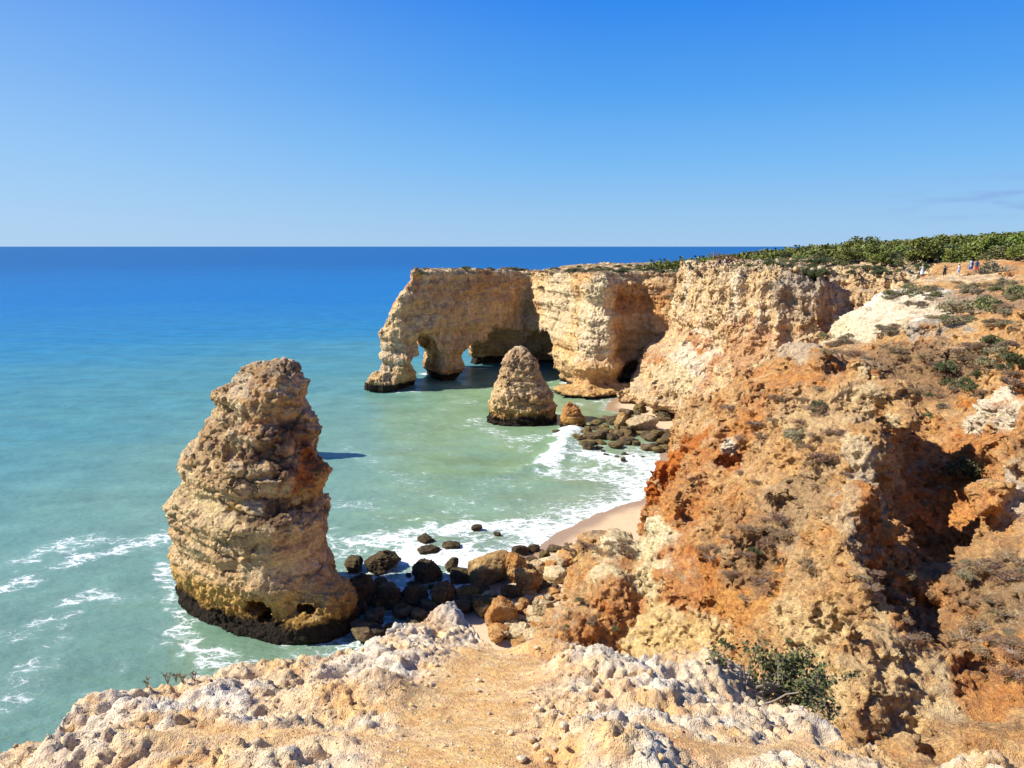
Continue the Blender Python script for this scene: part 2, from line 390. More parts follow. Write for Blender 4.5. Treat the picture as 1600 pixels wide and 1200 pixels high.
def pal_stack(V, N):
    z = V[:, 2]; n = fbm(V * .25, 4, 11); n2 = fbm(V * .9, 4, 12); q = V.copy(); q[:, 2] *= 4; n3 = fbm(q * .22, 4, 13)
    c = np.tile(OCHRE * .40 + CREAM * .60, (len(V), 1))
    c = mixc(c, CREAM * 1.08, sstep(-.15, .3, n3)); c = mixc(c, (.43, .28, .145), .6 * sstep(-.05, .3, n2) * sstep(9.5, 13, z + 2 * n)); c = mixc(c, (.33, .21, .11), .6 * sstep(.1, .35, n2) * sstep(4, 6, z))
    c = mixc(c, (.56, .26, .09), .5 * sstep(.1, .35, n) * sstep(10, 13, z)); c = mixc(c, (.78, .58, .31), .9 * sstep(1.7, .4, np.abs(z - 9.4 - 2 * n)) * sstep(.3, 0, n2)); c = mixc(c, (.70, .56, .36), .7 * sstep(.1, .4, fbm(V * 1.3, 3, 15)) * sstep(12, 14, z))
    c = mixc(c, (.64, .38, .11), .85 * sstep(4.6, 2.8, z + n)); c = mixc(c, GREY * 1.2, .5 * sstep(.5, .85, N[:, 2]) * sstep(-.2, .2, n2))
    c = mixc(c, BROWN, .75 * sstep(.05, .4, fbm(V * .5 + 9, 4, 14)) * sstep(.15, .6, N[:, 2]) * sstep(4, 6, z))
    return c
ROWS1 = [(568,408,452),(574,380,466),(592,368,473),(606,350,475),(618,336,474),(628,346,477),(650,338,486),(670,320,490),(700,302,491),(725,294,498),(760,290,501),(790,266,502),(830,268,504),(870,276,509),(915,278,514),(950,274,530),(975,272,542),(1035,270,548)]
def s1_extra(Q, f):
    nub = ell(Q, P(347, 621, 57.5), (.75, 1.1, .5)); f = smin(f, nub, .5)
    c = P(488, 985, 54); base = ell(Q, (c[0], c[1] + 1.5, 0.9), (3.3, 3.6, 3.0)); f = smin(f, base, .3)
    a = np.array(P(470, 1000, 54)); 
    return f
sp = lambda x, y, Y=56: P(x, y, Y)
stack1 = stack_obj('sea_stack', ROWS1, 58.5, R(-35), .52, .85, (-34, -6, 46, 72, -1.6, 21), .34 if QUAL >= 1 else .5, 2, M_stack,
    caves=[(P(403, 947, 53.4), (.95, 2.6, .55)), (P(416, 958, 53.2), (.45, 2.2, .7)), (P(486, 938, 54.4), (1.1, 2.0, .42))], extra=s1_extra, pal=pal_stack,
    pat=[(sp(440, 700), (2.4, 3, 1.7), (.20, .11, .06), .85), (sp(450, 785), (3.2, 3, 1.5), BROWN, .95), (sp(385, 765), (1.6, 3, .9), YEL * 1.05, .9), (sp(330, 775), (1.4, 3, .8), (.66, .5, .26), .9), (sp(490, 735), (1, 3, 1.8), (.50, .16, .04), .8),
         (sp(500, 770), (1, 3, 1.2), YEL, .8), (sp(440, 640), (2, 3, 1.2), (.60, .38, .16), .6), (sp(500, 800), (1.3, 3, 1.8), CREAM, .6), (sp(330, 700), (1.8, 3, 2), (.42, .26, .13), .6), (sp(300, 800), (2.4, 3, .8), CREAM, .6), (sp(420, 578), (3, 4, .5), BROWN, .4), (sp(375, 600), (1.4, 3, .9), (.64, .50, .33), .7)], seed=20)
tag(stack1, 'large tapering limestone sea stack in the left foreground with two small caves near its foot', 'sea stack')
# second stack, hidden from the viewpoint but for the tip of its shadow on the water
stack2 = stack_obj('sea_stack', [(600, 425, 450), (620, 405, 465), (650, 390, 477), (690, 375, 487), (730, 370, 495)], 103.5, R(0), .42, .6, (-44, -20, 95, 114, -1.6, 12), .6, 1, M_stack, pal=pal_stack, amp=.5, seed=61)
tag(stack2, 'sea stack in open water hidden behind the large foreground stack', 'sea stack')
ROWS3 = [(540,805,818),(547,793,828),(560,788,836),(575,782,842),(590,774,850),(604,770,862),(615,766,866),(630,763,868),(648,760,872),(662,758,872)]
def pal_far(V, N):
    q = V.copy(); q[:, 2] *= 5; n = fbm(q * .09, 4, 31); n2 = fbm(V * .35, 4, 32); z = V[:, 2]
    c = np.tile(CREAM * .6 + OCHRE * .4, (len(V), 1)); c = mixc(c, CREAM, sstep(-.1, .3, n)); c = mixc(c, (.36, .2, .09), .55 * sstep(.05, .4, n2) * sstep(4, 8, z))
    c = mixc(c, YEL, .5 * sstep(5, 2, z)); c = mixc(c, (.45, .36, .24), .6 * sstep(.4, .8, N[:, 2]))
    return c
stack3 = stack_obj('sea_stack', ROWS3, 126, R(5), .8, .9, (-9, 13, 116, 136, -1.6, 15.5), .5, 2, M_mid, pal=pal_far, amp=.5, seed=25, fine=1.2,
    pat=[(P(815, 565, 123), (4, 5, 2.6), (.40, .25, .14), .7), (P(815, 614, 121), (8, 5, .7), CREAM * 1.15, .9), (P(830, 630, 121), (5, 5, 1), (.5, .31, .15), .7)])
tag(stack3, 'cone-shaped sea stack with a blunt top standing in the green bay before the arch', 'sea stack')
ROWS4 = [(627,888,896),(634,883,902),(645,878,908),(655,876,914),(668,874,917)]
stack4 = stack_obj('sea_stack', ROWS4, 121, R(0), .8, .9, (4, 16, 114, 128, -1.2, 5.5), .3, 2, M_mid, pal=lambda V, N: mixc(np.tile(np.array((.5, .24, .09)), (len(V), 1)), YEL, sstep(3, .5, V[:, 2])), amp=.3, seed=28, fine=.6, alg=.5)
tag(stack4, 'small pointed orange rock in the water just right of the cone-shaped stack', 'rock')
# ------------------------------------------------------------------ arch headland
def arch_headland():
    X, Y, Z, org, h = grid(-36, 62, 140, 262, -1.8, 26.5, .6 if QUAL >= 1 else .9); Q = pts(X, Y, Z)
    x2, y2 = X[:, :, 0], Y[:, :, 0]
    poly = [(-26, 154), (-21.5, 153), (-14, 163), (-5, 175), (3.5, 185), (7.5, 172), (12, 158), (14.5, 149.5), (18.5, 148.5), (20.5, 153), (22.5, 159), (27, 160), (32, 156), (35, 158), (35, 166), (33, 176), (38, 186), (44, 172), (60, 160), (70, 270), (25, 270), (6, 212), (-8, 196), (-22, 178), (-28, 165)]
    pd = polysd(x2, y2, poly)[:, :, None] + 0 * Z
    z = Z
    fl = np.interp(z, [-2, 1.2, 2.2, 5, 9, 14, 20, 23], [1.6, 1.4, .2, 0., .5, 1.0, 1.6, 2.2])
    # only the outer nose leans back
    nose = sstep(-12, -22, X); lean = np.interp(z, [0, 3, 11, 17, 23], [.4, .9, 1.2, 3.6, 7.2]) * nose
    f = (pd + fl - .8).ravel() * .92
    f = smax(f, (-(X + 27.3) + lean * 1.0).ravel() * .9, .6)
    top = TPS([(-26, 158, 22.9), (-19, 158, 23.1), (-5, 185, 22.4), (5, 187, 22.3), (16, 150, 23.3), (26, 162, 23.1), (33, 158, 23.0), (40, 190, 22.4), (0, 205, 22.0), (60, 170, 23.4), (50, 250, 22.6), (20, 240, 22.2), (-20, 170, 22.8)])(x2, y2)[:, :, None]
    f = smax(f, (z - top).ravel(), .5)
    # buttress flare and low shelf at its foot
    f = smin(f, ell(Q, (15.0, 150, 1.0), (6.2, 6.0, 1.9)), .4); f = smin(f, ell(Q, (21, 149.5, .9), (5, 5, 1.5)), .4)
    f = smin(f, ell(Q, (14.8, 151.5, 5), (3.6, 4, 6.5)), .8); f = smin(f, ell(Q, (-25.6, 154.5, .9), (3.2, 4.2, 2.6)), .6)
    # openings
    def tunnel(c, dr, w_, ht, l0, l1):
        d = np.array(dr, float); d /= np.linalg.norm(d); dx = Q[:, 0] - c[0]; dy = Q[:, 1] - c[1]
        al = dx * d[0] + dy * d[1]; pr = dx * d[1] - dy * d[0]
        g = (np.sqrt((pr / w_) ** 2 + (np.maximum(Q[:, 2] - 1.5, 0) / (ht - 1.5)) ** 2) - 1) * min(w_, ht) * .85
        return np.maximum(g, np.maximum(l0 - al, al - l1))
    nz_ = .5 * fbm(Q * .25, 3, 41)
    f = smax(f, -(ell(Q, (-29, 178, 0), (10.5, 8.5, 8.5)) + nz_), .3)
    f = smax(f, -(tunnel((-19.0, 164), (-.36, .93), 3.5, 9.0, -14, 26) + nz_), .3)
    f = smax(f, -(tunnel((-11.2, 181), (-.30, 1), 3.6, 8.4, -14, 28) + nz_), .3)
    f = smax(f, -(ell(Q, (-3.5, 180, .5), (9.5, 10.5, 9.4)) + nz_), .5)
    f = smax(f, -(ell(Q, (8.5, 178, .5), (7.5, 12, 9.8)) + nz_), .5)
    f = smax(f, -(ell(Q, (27, 160, 1.2), (4.8, 5, 4.6)) + nz_), .3); f = smax(f, -(ell(Q, (23.5, 157, 4), (2.2, 2, 1.1)) + nz_), .2)
    f += -.75 * fbm(Q * .17, 4, 42, .5, 1) - .35 * fbm(sv(Q, (.5, .5, .12)), 3, 43, .5, 2) + strata(Q, .45, .42, 44, .35) + .25
    def ab(V, N):
        g, c_ = blocks(V, (.28, .28, .55), 400, .12); m = sstep(-.2, .2, fbm(V * .1, 2, 404)) * (1 - .8 * np.abs(N[:, 2])); return m * (.35 * g + .5 * c_)
    D = [ab, lambda V, N: (strata(V, .20, 1.1, 45, .3) + .22 * fbm(V * .7, 4, 46, .6, 1)) * (1 - .7 * np.abs(N[:, 2])) + .18 * fbm(sv(V, (1.3, 1.3, .35)), 3, 49, .55, 2)]
    V, F, N = build(f.reshape(X.shape), org, h, 1 if QUAL < 1 else 2, D)
    z = V[:, 2]; q = V.copy(); q[:, 2] *= 6; n3 = fbm(q * .06, 5, 47, .6); n = fbm(V * .12, 4, 48); n2 = fbm(V * .5, 4, 49)
    c = np.tile(CREAM * .75 + np.array((.62, .37, .15)) * .35, (len(V), 1)); c = mixc(c, (.58, .33, .13), .6 * sstep(-.1, .25, n3)); c = mixc(c, CREAM * 1.05, .8 * sstep(0, -.3, n3))
    c = mixc(c, (.30, .19, .11), .8 * sstep(.15, .4, n2) * sstep(14, 19, z + 5 * n)); c = mixc(c, (.50, .20, .075), .5 * sstep(.1, .4, n) * sstep(6, 12, z))
    c = mixc(c, (.64, .54, .38), .55 * sstep(19.5, 22, z + n2) * sstep(.1, -.2, n))
    c = mixc(c, (.40, .22, .09), .5 * sstep(6, 2, z))
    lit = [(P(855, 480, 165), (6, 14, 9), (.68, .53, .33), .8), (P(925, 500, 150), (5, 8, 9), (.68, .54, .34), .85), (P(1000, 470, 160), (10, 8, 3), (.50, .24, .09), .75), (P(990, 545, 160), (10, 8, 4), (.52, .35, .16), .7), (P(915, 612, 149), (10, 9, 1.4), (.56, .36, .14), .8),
           (P(612, 560, 156), (4, 5, 6), (.55, .45, .31), .7), (P(745, 440, 175), (14, 16, 1.2), (.40, .26, .15), .4), (P(740, 500, 172), (16, 14, 3), (.70, .48, .24), .7), (P(1050, 440, 158), (4, 6, 3), (.24, .13, .07), .5), (P(975, 430, 150), (5, 6, 2), (.16, .12, .07), .7)]  # painted light: sunlit faces paler, shaded wall lifted, recessed gap darkened
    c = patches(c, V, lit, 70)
    flat = sstep(.55, .85, N[:, 2]) * sstep(19, 21, z); c = mixc(c, (.17, .13, .075), .85 * flat * sstep(-.25, .05, n2)); c = mixc(c, (.55, .45, .3), .5 * flat * sstep(0, -.3, n2))
    lv = (1.5 + .6 * fbm(V * .4, 3, 77)) * np.where(V[:, 0] > 6, .35, 1); c = mixc(c, ALGAE * 1.3, sstep(lv + .3, lv - .1, z))
    o = mesh('headland', V, F, M_arch, c); tag(o, kind='structure', label='flat-topped limestone headland pierced by sea arches at its tip'); return V
AV = arch_headland()
# ------------------------------------------------------------------ middle cliff
def mid_cliff():
    X, Y, Z, org, h = grid(14, 82, 98, 160, -1.8, 27, .5 if QUAL >= 1 else .8); Q = pts(X, Y, Z); x2, y2 = X[:, :, 0], Y[:, :, 0]; z = Z
    poly = [(32, 143), (32.5, 134), (36, 124.5), (40, 118.5), (45, 117), (47, 121), (52, 124), (57, 119), (60, 112), (66, 104), (72, 96), (95, 90), (95, 170), (36, 170)]
    pd = polysd(x2, y2, poly)[:, :, None] + 0 * Z
    fl = np.interp(z, [-2, 1.2, 1.6, 4.5, 9, 13, 16, 18.5, 22, 25], [8.2, 8.3, 9.8, 8.6, 6.2, 2.6, 1.9, 1.2, .6, 0])
    bowl = sstep(46, 49, X) * sstep(66, 60, X); fl = fl + bowl * np.interp(z, [8, 22], [6, 0])
    f = (pd - fl).ravel() * .8
    top = TPS([(32, 140, 24.2), (36, 128, 24.3), (40, 119, 24.3), (45, 118, 23.9), (52, 125, 23.9), (60, 112, 23.2), (72, 98, 23), (60, 140, 25), (80, 120, 25.5), (40, 155, 24.5), (80, 155, 26)])(x2, y2)[:, :, None]
    f = smax(f, (z - top).ravel(), .5)
    a, b, c_ = PZ(985, 612, 1.3); f = smin(f, ell(Q, (23.5, 139, 1.0), (4.5, 4, 2.2)), .4); 
    f = smin(f, ell(Q, P(1050, 617, 129), (4.4, 4.5, 3.2)), .6)
    f += -1.0 * fbm(Q * .2, 4, 142, .55, 1) - 1.0 * fbm(sv(Q, (.35, .35, .07)), 3, 143, .5, 1) * sstep(12, 17, Q[:, 2]) + strata(Q, .35, .4, 144, .5) + .4
    def mb(V, N):
        g, c_ = blocks(V, (.42, .42, .5), 410, .12); return (1 - .7 * sstep(.6, .95, N[:, 2])) * (.16 * g + .20 * c_)
    D = [mb, lambda V, N: (.36 * fbm(V * .5, 4, 146, .6, 2) + .22 * fbm(sv(V, (1.2, 1.2, .3)), 3, 147, .6, 1) * sstep(14, 18, V[:, 2]) + strata(V, .12, 1.4, 149)) * (1 - .6 * sstep(.6, .95, N[:, 2])), lambda V, N: .10 * fbm(V * 2.2, 3, 148, .6, 2)]
    V, F, N = build(f.reshape(X.shape), org, h, 2, D)
    z = V[:, 2]; n = fbm(V * .16, 4, 151); n2 = fbm(V * .5, 4, 152); n3 = fbm(sv(V, (.35, .35, .06)), 4, 153)
    c = np.tile(CREAM * .95 + OCHRE * .15, (len(V), 1)); c = mixc(c, (.50, .20, .07), .75 * sstep(0, .3, n) * sstep(19, 15, z) * sstep(3, 6, z)); c = mixc(c, WHITE, .75 * sstep(.0, .35, n3) * sstep(12, 17, z + 2 * n2))
    c = mixc(c, (.38, .25, .14), .6 * sstep(.1, .4, n2)); c = mixc(c, GREY, .45 * sstep(.5, .8, N[:, 2]))
    c = patches(c, V, [(P(1078, 560, 128), (4.5, 8, 5), WHITE, .85), (P(1050, 590, 130), (8, 8, 2.6), (.66, .5, .28), .9), (P(1070, 455, 132), (2, 8, 4), WHITE, .6), (P(1095, 500, 126), (.8, 8, 6), (.58, .30, .11), .8), (P(1150, 540, 118), (5, 8, 4), (.48, .22, .09), .6), (P(1240, 470, 118), (3, 8, 4), (.40, .30, .20), .7), (P(1290, 445, 112), (8, 14, 2.0), (.40, .33, .24), .8), (P(1085, 535, 128), (2.5, 6, 1.3), (.5, .2, .06), .7)], 90)
    flat = sstep(.6, .85, N[:, 2]) * sstep(21, 22.5, z); c = mixc(c, (.16, .13, .065), .85 * flat * sstep(-.3, .1, n2))
    lv = .6 + .4 * fbm(V * .4, 3, 77); c = mixc(c, (.10, .07, .04), sstep(lv + .3, lv - .1, z))
    o = mesh('cliff', V, F, M_mid, c); tag(o, kind='structure', label='pale cliff with fluted upper face beyond the near headland'); return V
MV = mid_cliff()
# ------------------------------------------------------------------ near headland
HC = [ # (px, py, distance) seen surface points
 (1230,545,62),(1190,570,65),(1150,592,68),(1100,618,71),(1045,648,75),(1180,620,58),(1120,680,58),(1060,700,62),(1030,740,60),(1300,560,57),(1340,590,52),(1400,622,47.5),(1385,680,42.5),(1360,742,38.5),(1350,800,36),(1342,860,34),(1325,920,31),(1305,980,29),
 (1250,620,54),(1280,700,46),(1200,700,50),(1120,760,52),(1060,800,53),(1280,800,40.5),(1200,800,44),(1120,860,46),(1050,880,48.5),(1240,900,37),(1160,940,40),(1080,960,42.5),(1020,950,45.5),(1040,1010,42),(1200,1000,34.5),(1120,1020,38),(1280,1050,29),(1250,1120,28),
 # ravine right of the crest
 (1400,760,46),(1380,820,41),(1450,700,51),(1450,800,47.5),(1420,860,43),(1450,900,40),(1400,960,35.5),(1470,620,60),(1500,720,48),(1440,1000,31),(1480,1080,27.5),(1380,1090,27),(1380,1160,24.5),(1500,1150,25),
 (1560,770,43),(1550,850,38),(1530,920,34.5),(1600,900,35),(1580,1000,30),(1600,1100,26),(1600,1180,23),(1600,800,41),(1590,700,45),(1520,640,54),(1570,600,52),(1520,560,63),(1600,540,55),(1450,560,67),(1440,590,64),
 # slopes behind
 (1600,600,49),(1600,500,62),(1550,500,68),(1480,505,72),(1470,530,68),(1400,520,80),(1350,540,80),(1350,500,88),(1300,505,96),(1300,535,80),(1260,540,84),(1380,470,92),(1450,460,88),(1420,440,97),(1500,432,95),(1560,428,92),(1600,440,84),(1600,470,72),(1540,465,78),(1255,548,88)]
HW = [(10,40,3.2),(6,52,1.5),(12,66,5.5),(17,84,5),(23,92,9),(30,100,13),(13,30,8.6),(10,22,11),(6,16,12),(14,14,13),(30,30,17),(40,35,20),(60,45,23),(60,70,24.5),(70,90,25.5),(50,110,23.5),(80,110,27),(24,18,15),(22.7,80,11.5),(26,86,12),(29.5,92,13),(31,100,13.5),(36,100,15.2),(33,92,13.5),(38,105,16.5),(45,60,22.8),(35,22,18),(42,106,18.5)]
HT = TPS([P(*q) for q in HC] + HW, .02)
HPOLY = [(3.2,33),(4.5,41),(6.8,44.5),(8.3,50),(10.2,57),(11.2,62),(14.2,72),(17.0,80),(22,90),(27,98),(30,106),(34,114),(70,118),(90,116),(90,8),(7,8),(3,16)]
def headland():
    X, Y, Z, org, h = grid(-2, 74, 10, 112, -1.5, 28.3, .42 if QUAL >= 1 else .8); Q = pts(X, Y, Z); x2, y2 = X[:, :, 0], Y[:, :, 0]; z = Z
    H = HT(x2, y2)
    # the headland stands clear: a hollow in the ground lies behind its shoulder, before the middle cliff
    xp = 800 + FPX * .985 * x2 / np.maximum(y2, 1); yc = np.interp(xp, [1000, 1045, 1100, 1150, 1190, 1230, 1258, 1290, 1330, 1400, 1450], [700, 652, 624, 600, 583, 560, 550, 506, 466, 434, 380])
    rd = np.interp(xp, [1045, 1100, 1150, 1190, 1230, 1256, 1275], [76, 72, 69, 66, 63, 66, 96]); vv = -(yc - 600) / FPX
    cap = CAMH + (-math.sin(PITCH) + vv * math.cos(PITCH)) / (math.cos(PITCH) + vv * math.sin(PITCH)) * y2 - .6 - 2.5 * sstep(0, 8, y2 - rd)
    H = np.where((y2 > rd) & (xp < 1440), np.minimum(H, np.maximum(cap, 6)), H)
    gx, gy = np.gradient(H, org[0] * 0 + h); s = np.sqrt(1 + gx ** 2 + gy ** 2)
    f = ((z - H[:, :, None]) / s[:, :, None])
    pd = polysd(x2, y2, HPOLY)[:, :, None]
    fl = np.interp(z, [-2, 0, 3, 6, 10, 14], [1.5, .8, .2, 0, -.6, -1.5])
    f = smax(f.ravel(), ((pd - fl).ravel()) * .9, .5)
    cliffy = sstep(.45, 1.1, np.hypot(gx, gy))[:, :, None] + 0 * z; cliffy = cliffy.ravel()
    far = sstep(60, 85, Q[:, 1])
    f += -(1.0 - .45 * far) * fbm(Q * .17, 4, 242, .5, 1) - .42 * fbm(Q * .55, 3, 243, .55, 2) * (1 - .6 * far) - .38 * (1 - far) * fbm(np.stack([(Q[:, 0] * .77 - Q[:, 1] * .64) * .42, (Q[:, 0] * .64 + Q[:, 1] * .77) * .09, Q[:, 2] * .09], 1).astype(np.float32), 3, 261, .5, 1) + strata(Q, .25, .5, 244) * .8 + .35
    for (px, py, Yy, r) in [(948, 975, 50, (2.9, 4, 4.0)), (890, 1000, 47, (2.2, 3, 2.0)), (925, 930, 55, (2.2, 3, 2.6)), (965, 905, 54, (2.2, 4, 3.4)), (942, 868, 61, (2.5, 2.2, 1.9))]:
        f = smin(f, ell(Q, P(px, py, Yy), r) - .25 * fbm(Q * .6, 3, 241, .5, 1), .5)
    # hollows eaten into the left face, and pockets
    for (px, py, Yy, r) in [(1050, 740, 60, (1.2, 2.4, 2.6)), (1022, 790, 59.5, (1.6, 2.4, 1.2)), (1148, 722, 54.5, (1.2, 1.6, 1.0)), (1120, 860, 46, (.9, 1.2, .8)), (1390, 940, 34, (.8, 1.6, 1.6)), (1075, 790, 53, (.6, 1, 1.2))]:
        f = smax(f, -ell(Q, P(px, py, Yy), r), .5)
    # rock noses left standing proud (crest and spurs)
    for (px, py, Yy, r) in [(1395, 615, 47.5, (1.6, 1.4, .9)), (1415, 655, 45.5, (1.1, 1.2, .8)), (1352, 700, 40.5, (1.3, 1.5, 1.4)), (1470, 515, 71, (3.2, 2, 1.1)), (1545, 775, 42.5, (1.1, 1.2, 1.1)), (1250, 548, 61.5, (1.6, 1.2, .7)), (1575, 650, 49, (1.8, 2, 1.4))]:
        f = smin(f, ell(Q, P(px, py, Yy), r), .6)
    def d1(V, N):
        st = 1 - sstep(.7, .95, N[:, 2]); fr = sstep(90, 60, V[:, 1])
        return (.38 * fbm(V * .75, 4, 246, .58, 2) + .18 * fbm(V * 1.6, 3, 247, .55, 1)) * (.25 + .75 * st) * (.8 + .2 * fr) + .10 * fbm(V * 1.3, 3, 250)
    def d2(V, N):
        a, b_ = worley(V * 1.9, 251); n = sstep(-.1, .3, fbm(V * .3, 2, 252))
        return (.11 * fbm(V * 3.2, 3, 248, .62, 2) + .10 * (.5 - a) * n) * (.4 + .6 * (1 - sstep(.75, .97, N[:, 2])))
    def hb(V, N):
        g, c_ = blocks(V, (.5, .5, .7), 420, .10); m = (.12 + .88 * (1 - sstep(.55, .9, N[:, 2]))) * sstep(-.3, .15, fbm(V * .17, 2, 424)); return m * (.24 * g + .42 * c_)
    V, F, N = build(f.reshape(X.shape), org, h, 2, [hb, d1, d2])
    if QUAL >= 1:                       # the nearest slopes are looked at most closely
        m = (V[F].mean(1)[:, 1] < 66); 
    z = V[:, 2]; n = fbm(V * .13, 4, 255); n2 = fbm(V * .45, 5, 256, .6); n3 = fbm(V * 1.6, 4, 257, .6); q = V.copy(); q[:, 2] *= 3; n4 = fbm(q * .2, 3, 258)
    c = np.tile(np.array((.58, .335, .14)), (len(V), 1))
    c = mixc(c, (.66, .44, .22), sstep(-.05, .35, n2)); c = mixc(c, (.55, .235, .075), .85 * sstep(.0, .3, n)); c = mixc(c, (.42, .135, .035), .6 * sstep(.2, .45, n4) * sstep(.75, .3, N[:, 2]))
    c = mixc(c, (.40, .25, .12), .45 * sstep(.0, .35, n3)); c = mixc(c, (.34, .215, .115), .6 * sstep(.05, .3, fbm(V * .28 + 17, 4, 262, .6)) * sstep(.4, .8, N[:, 2]))
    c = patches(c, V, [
      (P(1010, 880, 50), (3, 8, 3.5), (.78, .64, .38), 1), (P(1015, 950, 46), (3.6, 8, 3.2), (.76, .60, .33), 1), (P(1060, 1000, 43), (4, 5, 1.6), (.72, .50, .22), .9), (P(1135, 705, 55), (1.0, 2.5, 1.8), (.78, .68, .50), 1), (P(1040, 870, 50), (.8, 3, 2), (.8, .66, .40), 1),
      (P(1060, 700, 62), (3.2, 5, 4.5), (.50, .17, .045), .95), (P(1020, 790, 60), (2.2, 5, 3), (.50, .16, .04), .95), (P(1100, 900, 46), (4, 5, 2.5), (.50, .19, .05), .85), (P(1180, 960, 40), (4, 4, 3), (.58, .28, .09), .9), (P(1150, 735, 54), (1.6, 2, 1), (.48, .15, .04), .9),
      (P(1430, 780, 47), (5, 6, 3.4), (.62, .29, .10), .9), (P(1430, 740, 46), (2.4, 3, 1.2), (.70, .46, .21), .9), (P(1420, 880, 42), (3, 4, 3), (.60, .30, .12), .8), (P(1380, 1050, 30), (5, 5, 2.0), (.70, .50, .25), .9), (P(1500, 1050, 30), (3, 4, 3), (.52, .22, .07), .8),  # ravine rock painted brighter to lift its shade
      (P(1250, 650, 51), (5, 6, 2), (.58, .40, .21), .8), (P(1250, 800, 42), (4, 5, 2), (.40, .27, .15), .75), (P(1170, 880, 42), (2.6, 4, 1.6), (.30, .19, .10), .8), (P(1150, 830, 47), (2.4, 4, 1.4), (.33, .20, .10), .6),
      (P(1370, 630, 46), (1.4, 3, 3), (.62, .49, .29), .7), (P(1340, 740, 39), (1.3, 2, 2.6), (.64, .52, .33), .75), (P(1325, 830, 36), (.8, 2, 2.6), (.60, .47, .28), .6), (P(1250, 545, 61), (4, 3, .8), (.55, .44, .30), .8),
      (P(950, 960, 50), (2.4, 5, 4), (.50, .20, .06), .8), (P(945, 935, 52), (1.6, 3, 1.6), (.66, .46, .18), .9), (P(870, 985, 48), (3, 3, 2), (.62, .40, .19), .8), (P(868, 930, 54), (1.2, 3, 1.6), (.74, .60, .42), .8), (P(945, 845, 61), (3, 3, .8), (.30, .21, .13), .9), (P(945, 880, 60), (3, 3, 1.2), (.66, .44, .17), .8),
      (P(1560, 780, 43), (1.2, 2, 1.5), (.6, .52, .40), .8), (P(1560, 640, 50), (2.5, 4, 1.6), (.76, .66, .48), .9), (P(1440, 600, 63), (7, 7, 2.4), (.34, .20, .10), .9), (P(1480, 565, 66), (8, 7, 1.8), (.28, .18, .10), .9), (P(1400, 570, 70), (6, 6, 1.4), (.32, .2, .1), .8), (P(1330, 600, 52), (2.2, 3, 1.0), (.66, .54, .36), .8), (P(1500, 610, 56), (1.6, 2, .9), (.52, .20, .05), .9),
      (P(1470, 515, 71), (3.4, 3, 1.2), (.46, .42, .34), .8), (P(1380, 470, 90), (7, 14, 2.2), (.82, .74, .58), 1), (P(1310, 500, 92), (9, 14, 2.6), (.78, .66, .44), .9), (P(1440, 470, 85), (3, 8, 1.6), (.6, .45, .26), .6), (P(1560, 540, 60), (5, 6, 1), (.60, .36, .16), .8),
      (P(1540, 900, 35), (2.6, 4, 2.4), (.32, .21, .11), .85), (P(1480, 980, 33), (2, 4, 2.4), (.36, .21, .1), .7), (P(1330, 525, 74), (5, 6, 1), (.5, .38, .22), .7), (P(1490, 433, 94), (8, 6, .7), (.66, .48, .28), 1), (P(1550, 470, 76), (6, 10, 1.2), (.30, .20, .13), .7)], 95)
    up = sstep(.55, .85, N[:, 2]); c = mixc(c, BROWN, .55 * up * sstep(.05, .35, fbm(V * .6 + 31, 4, 259)) )
    c = mixc(c, (.60, .50, .33), .5 * sstep(.1, .45, fbm(V * .33 + 61, 5, 260, .65)) * sstep(.3, .7, N[:, 2]))
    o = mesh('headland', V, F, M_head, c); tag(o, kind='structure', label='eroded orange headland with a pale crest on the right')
    return V, N
HV, HN = headland()
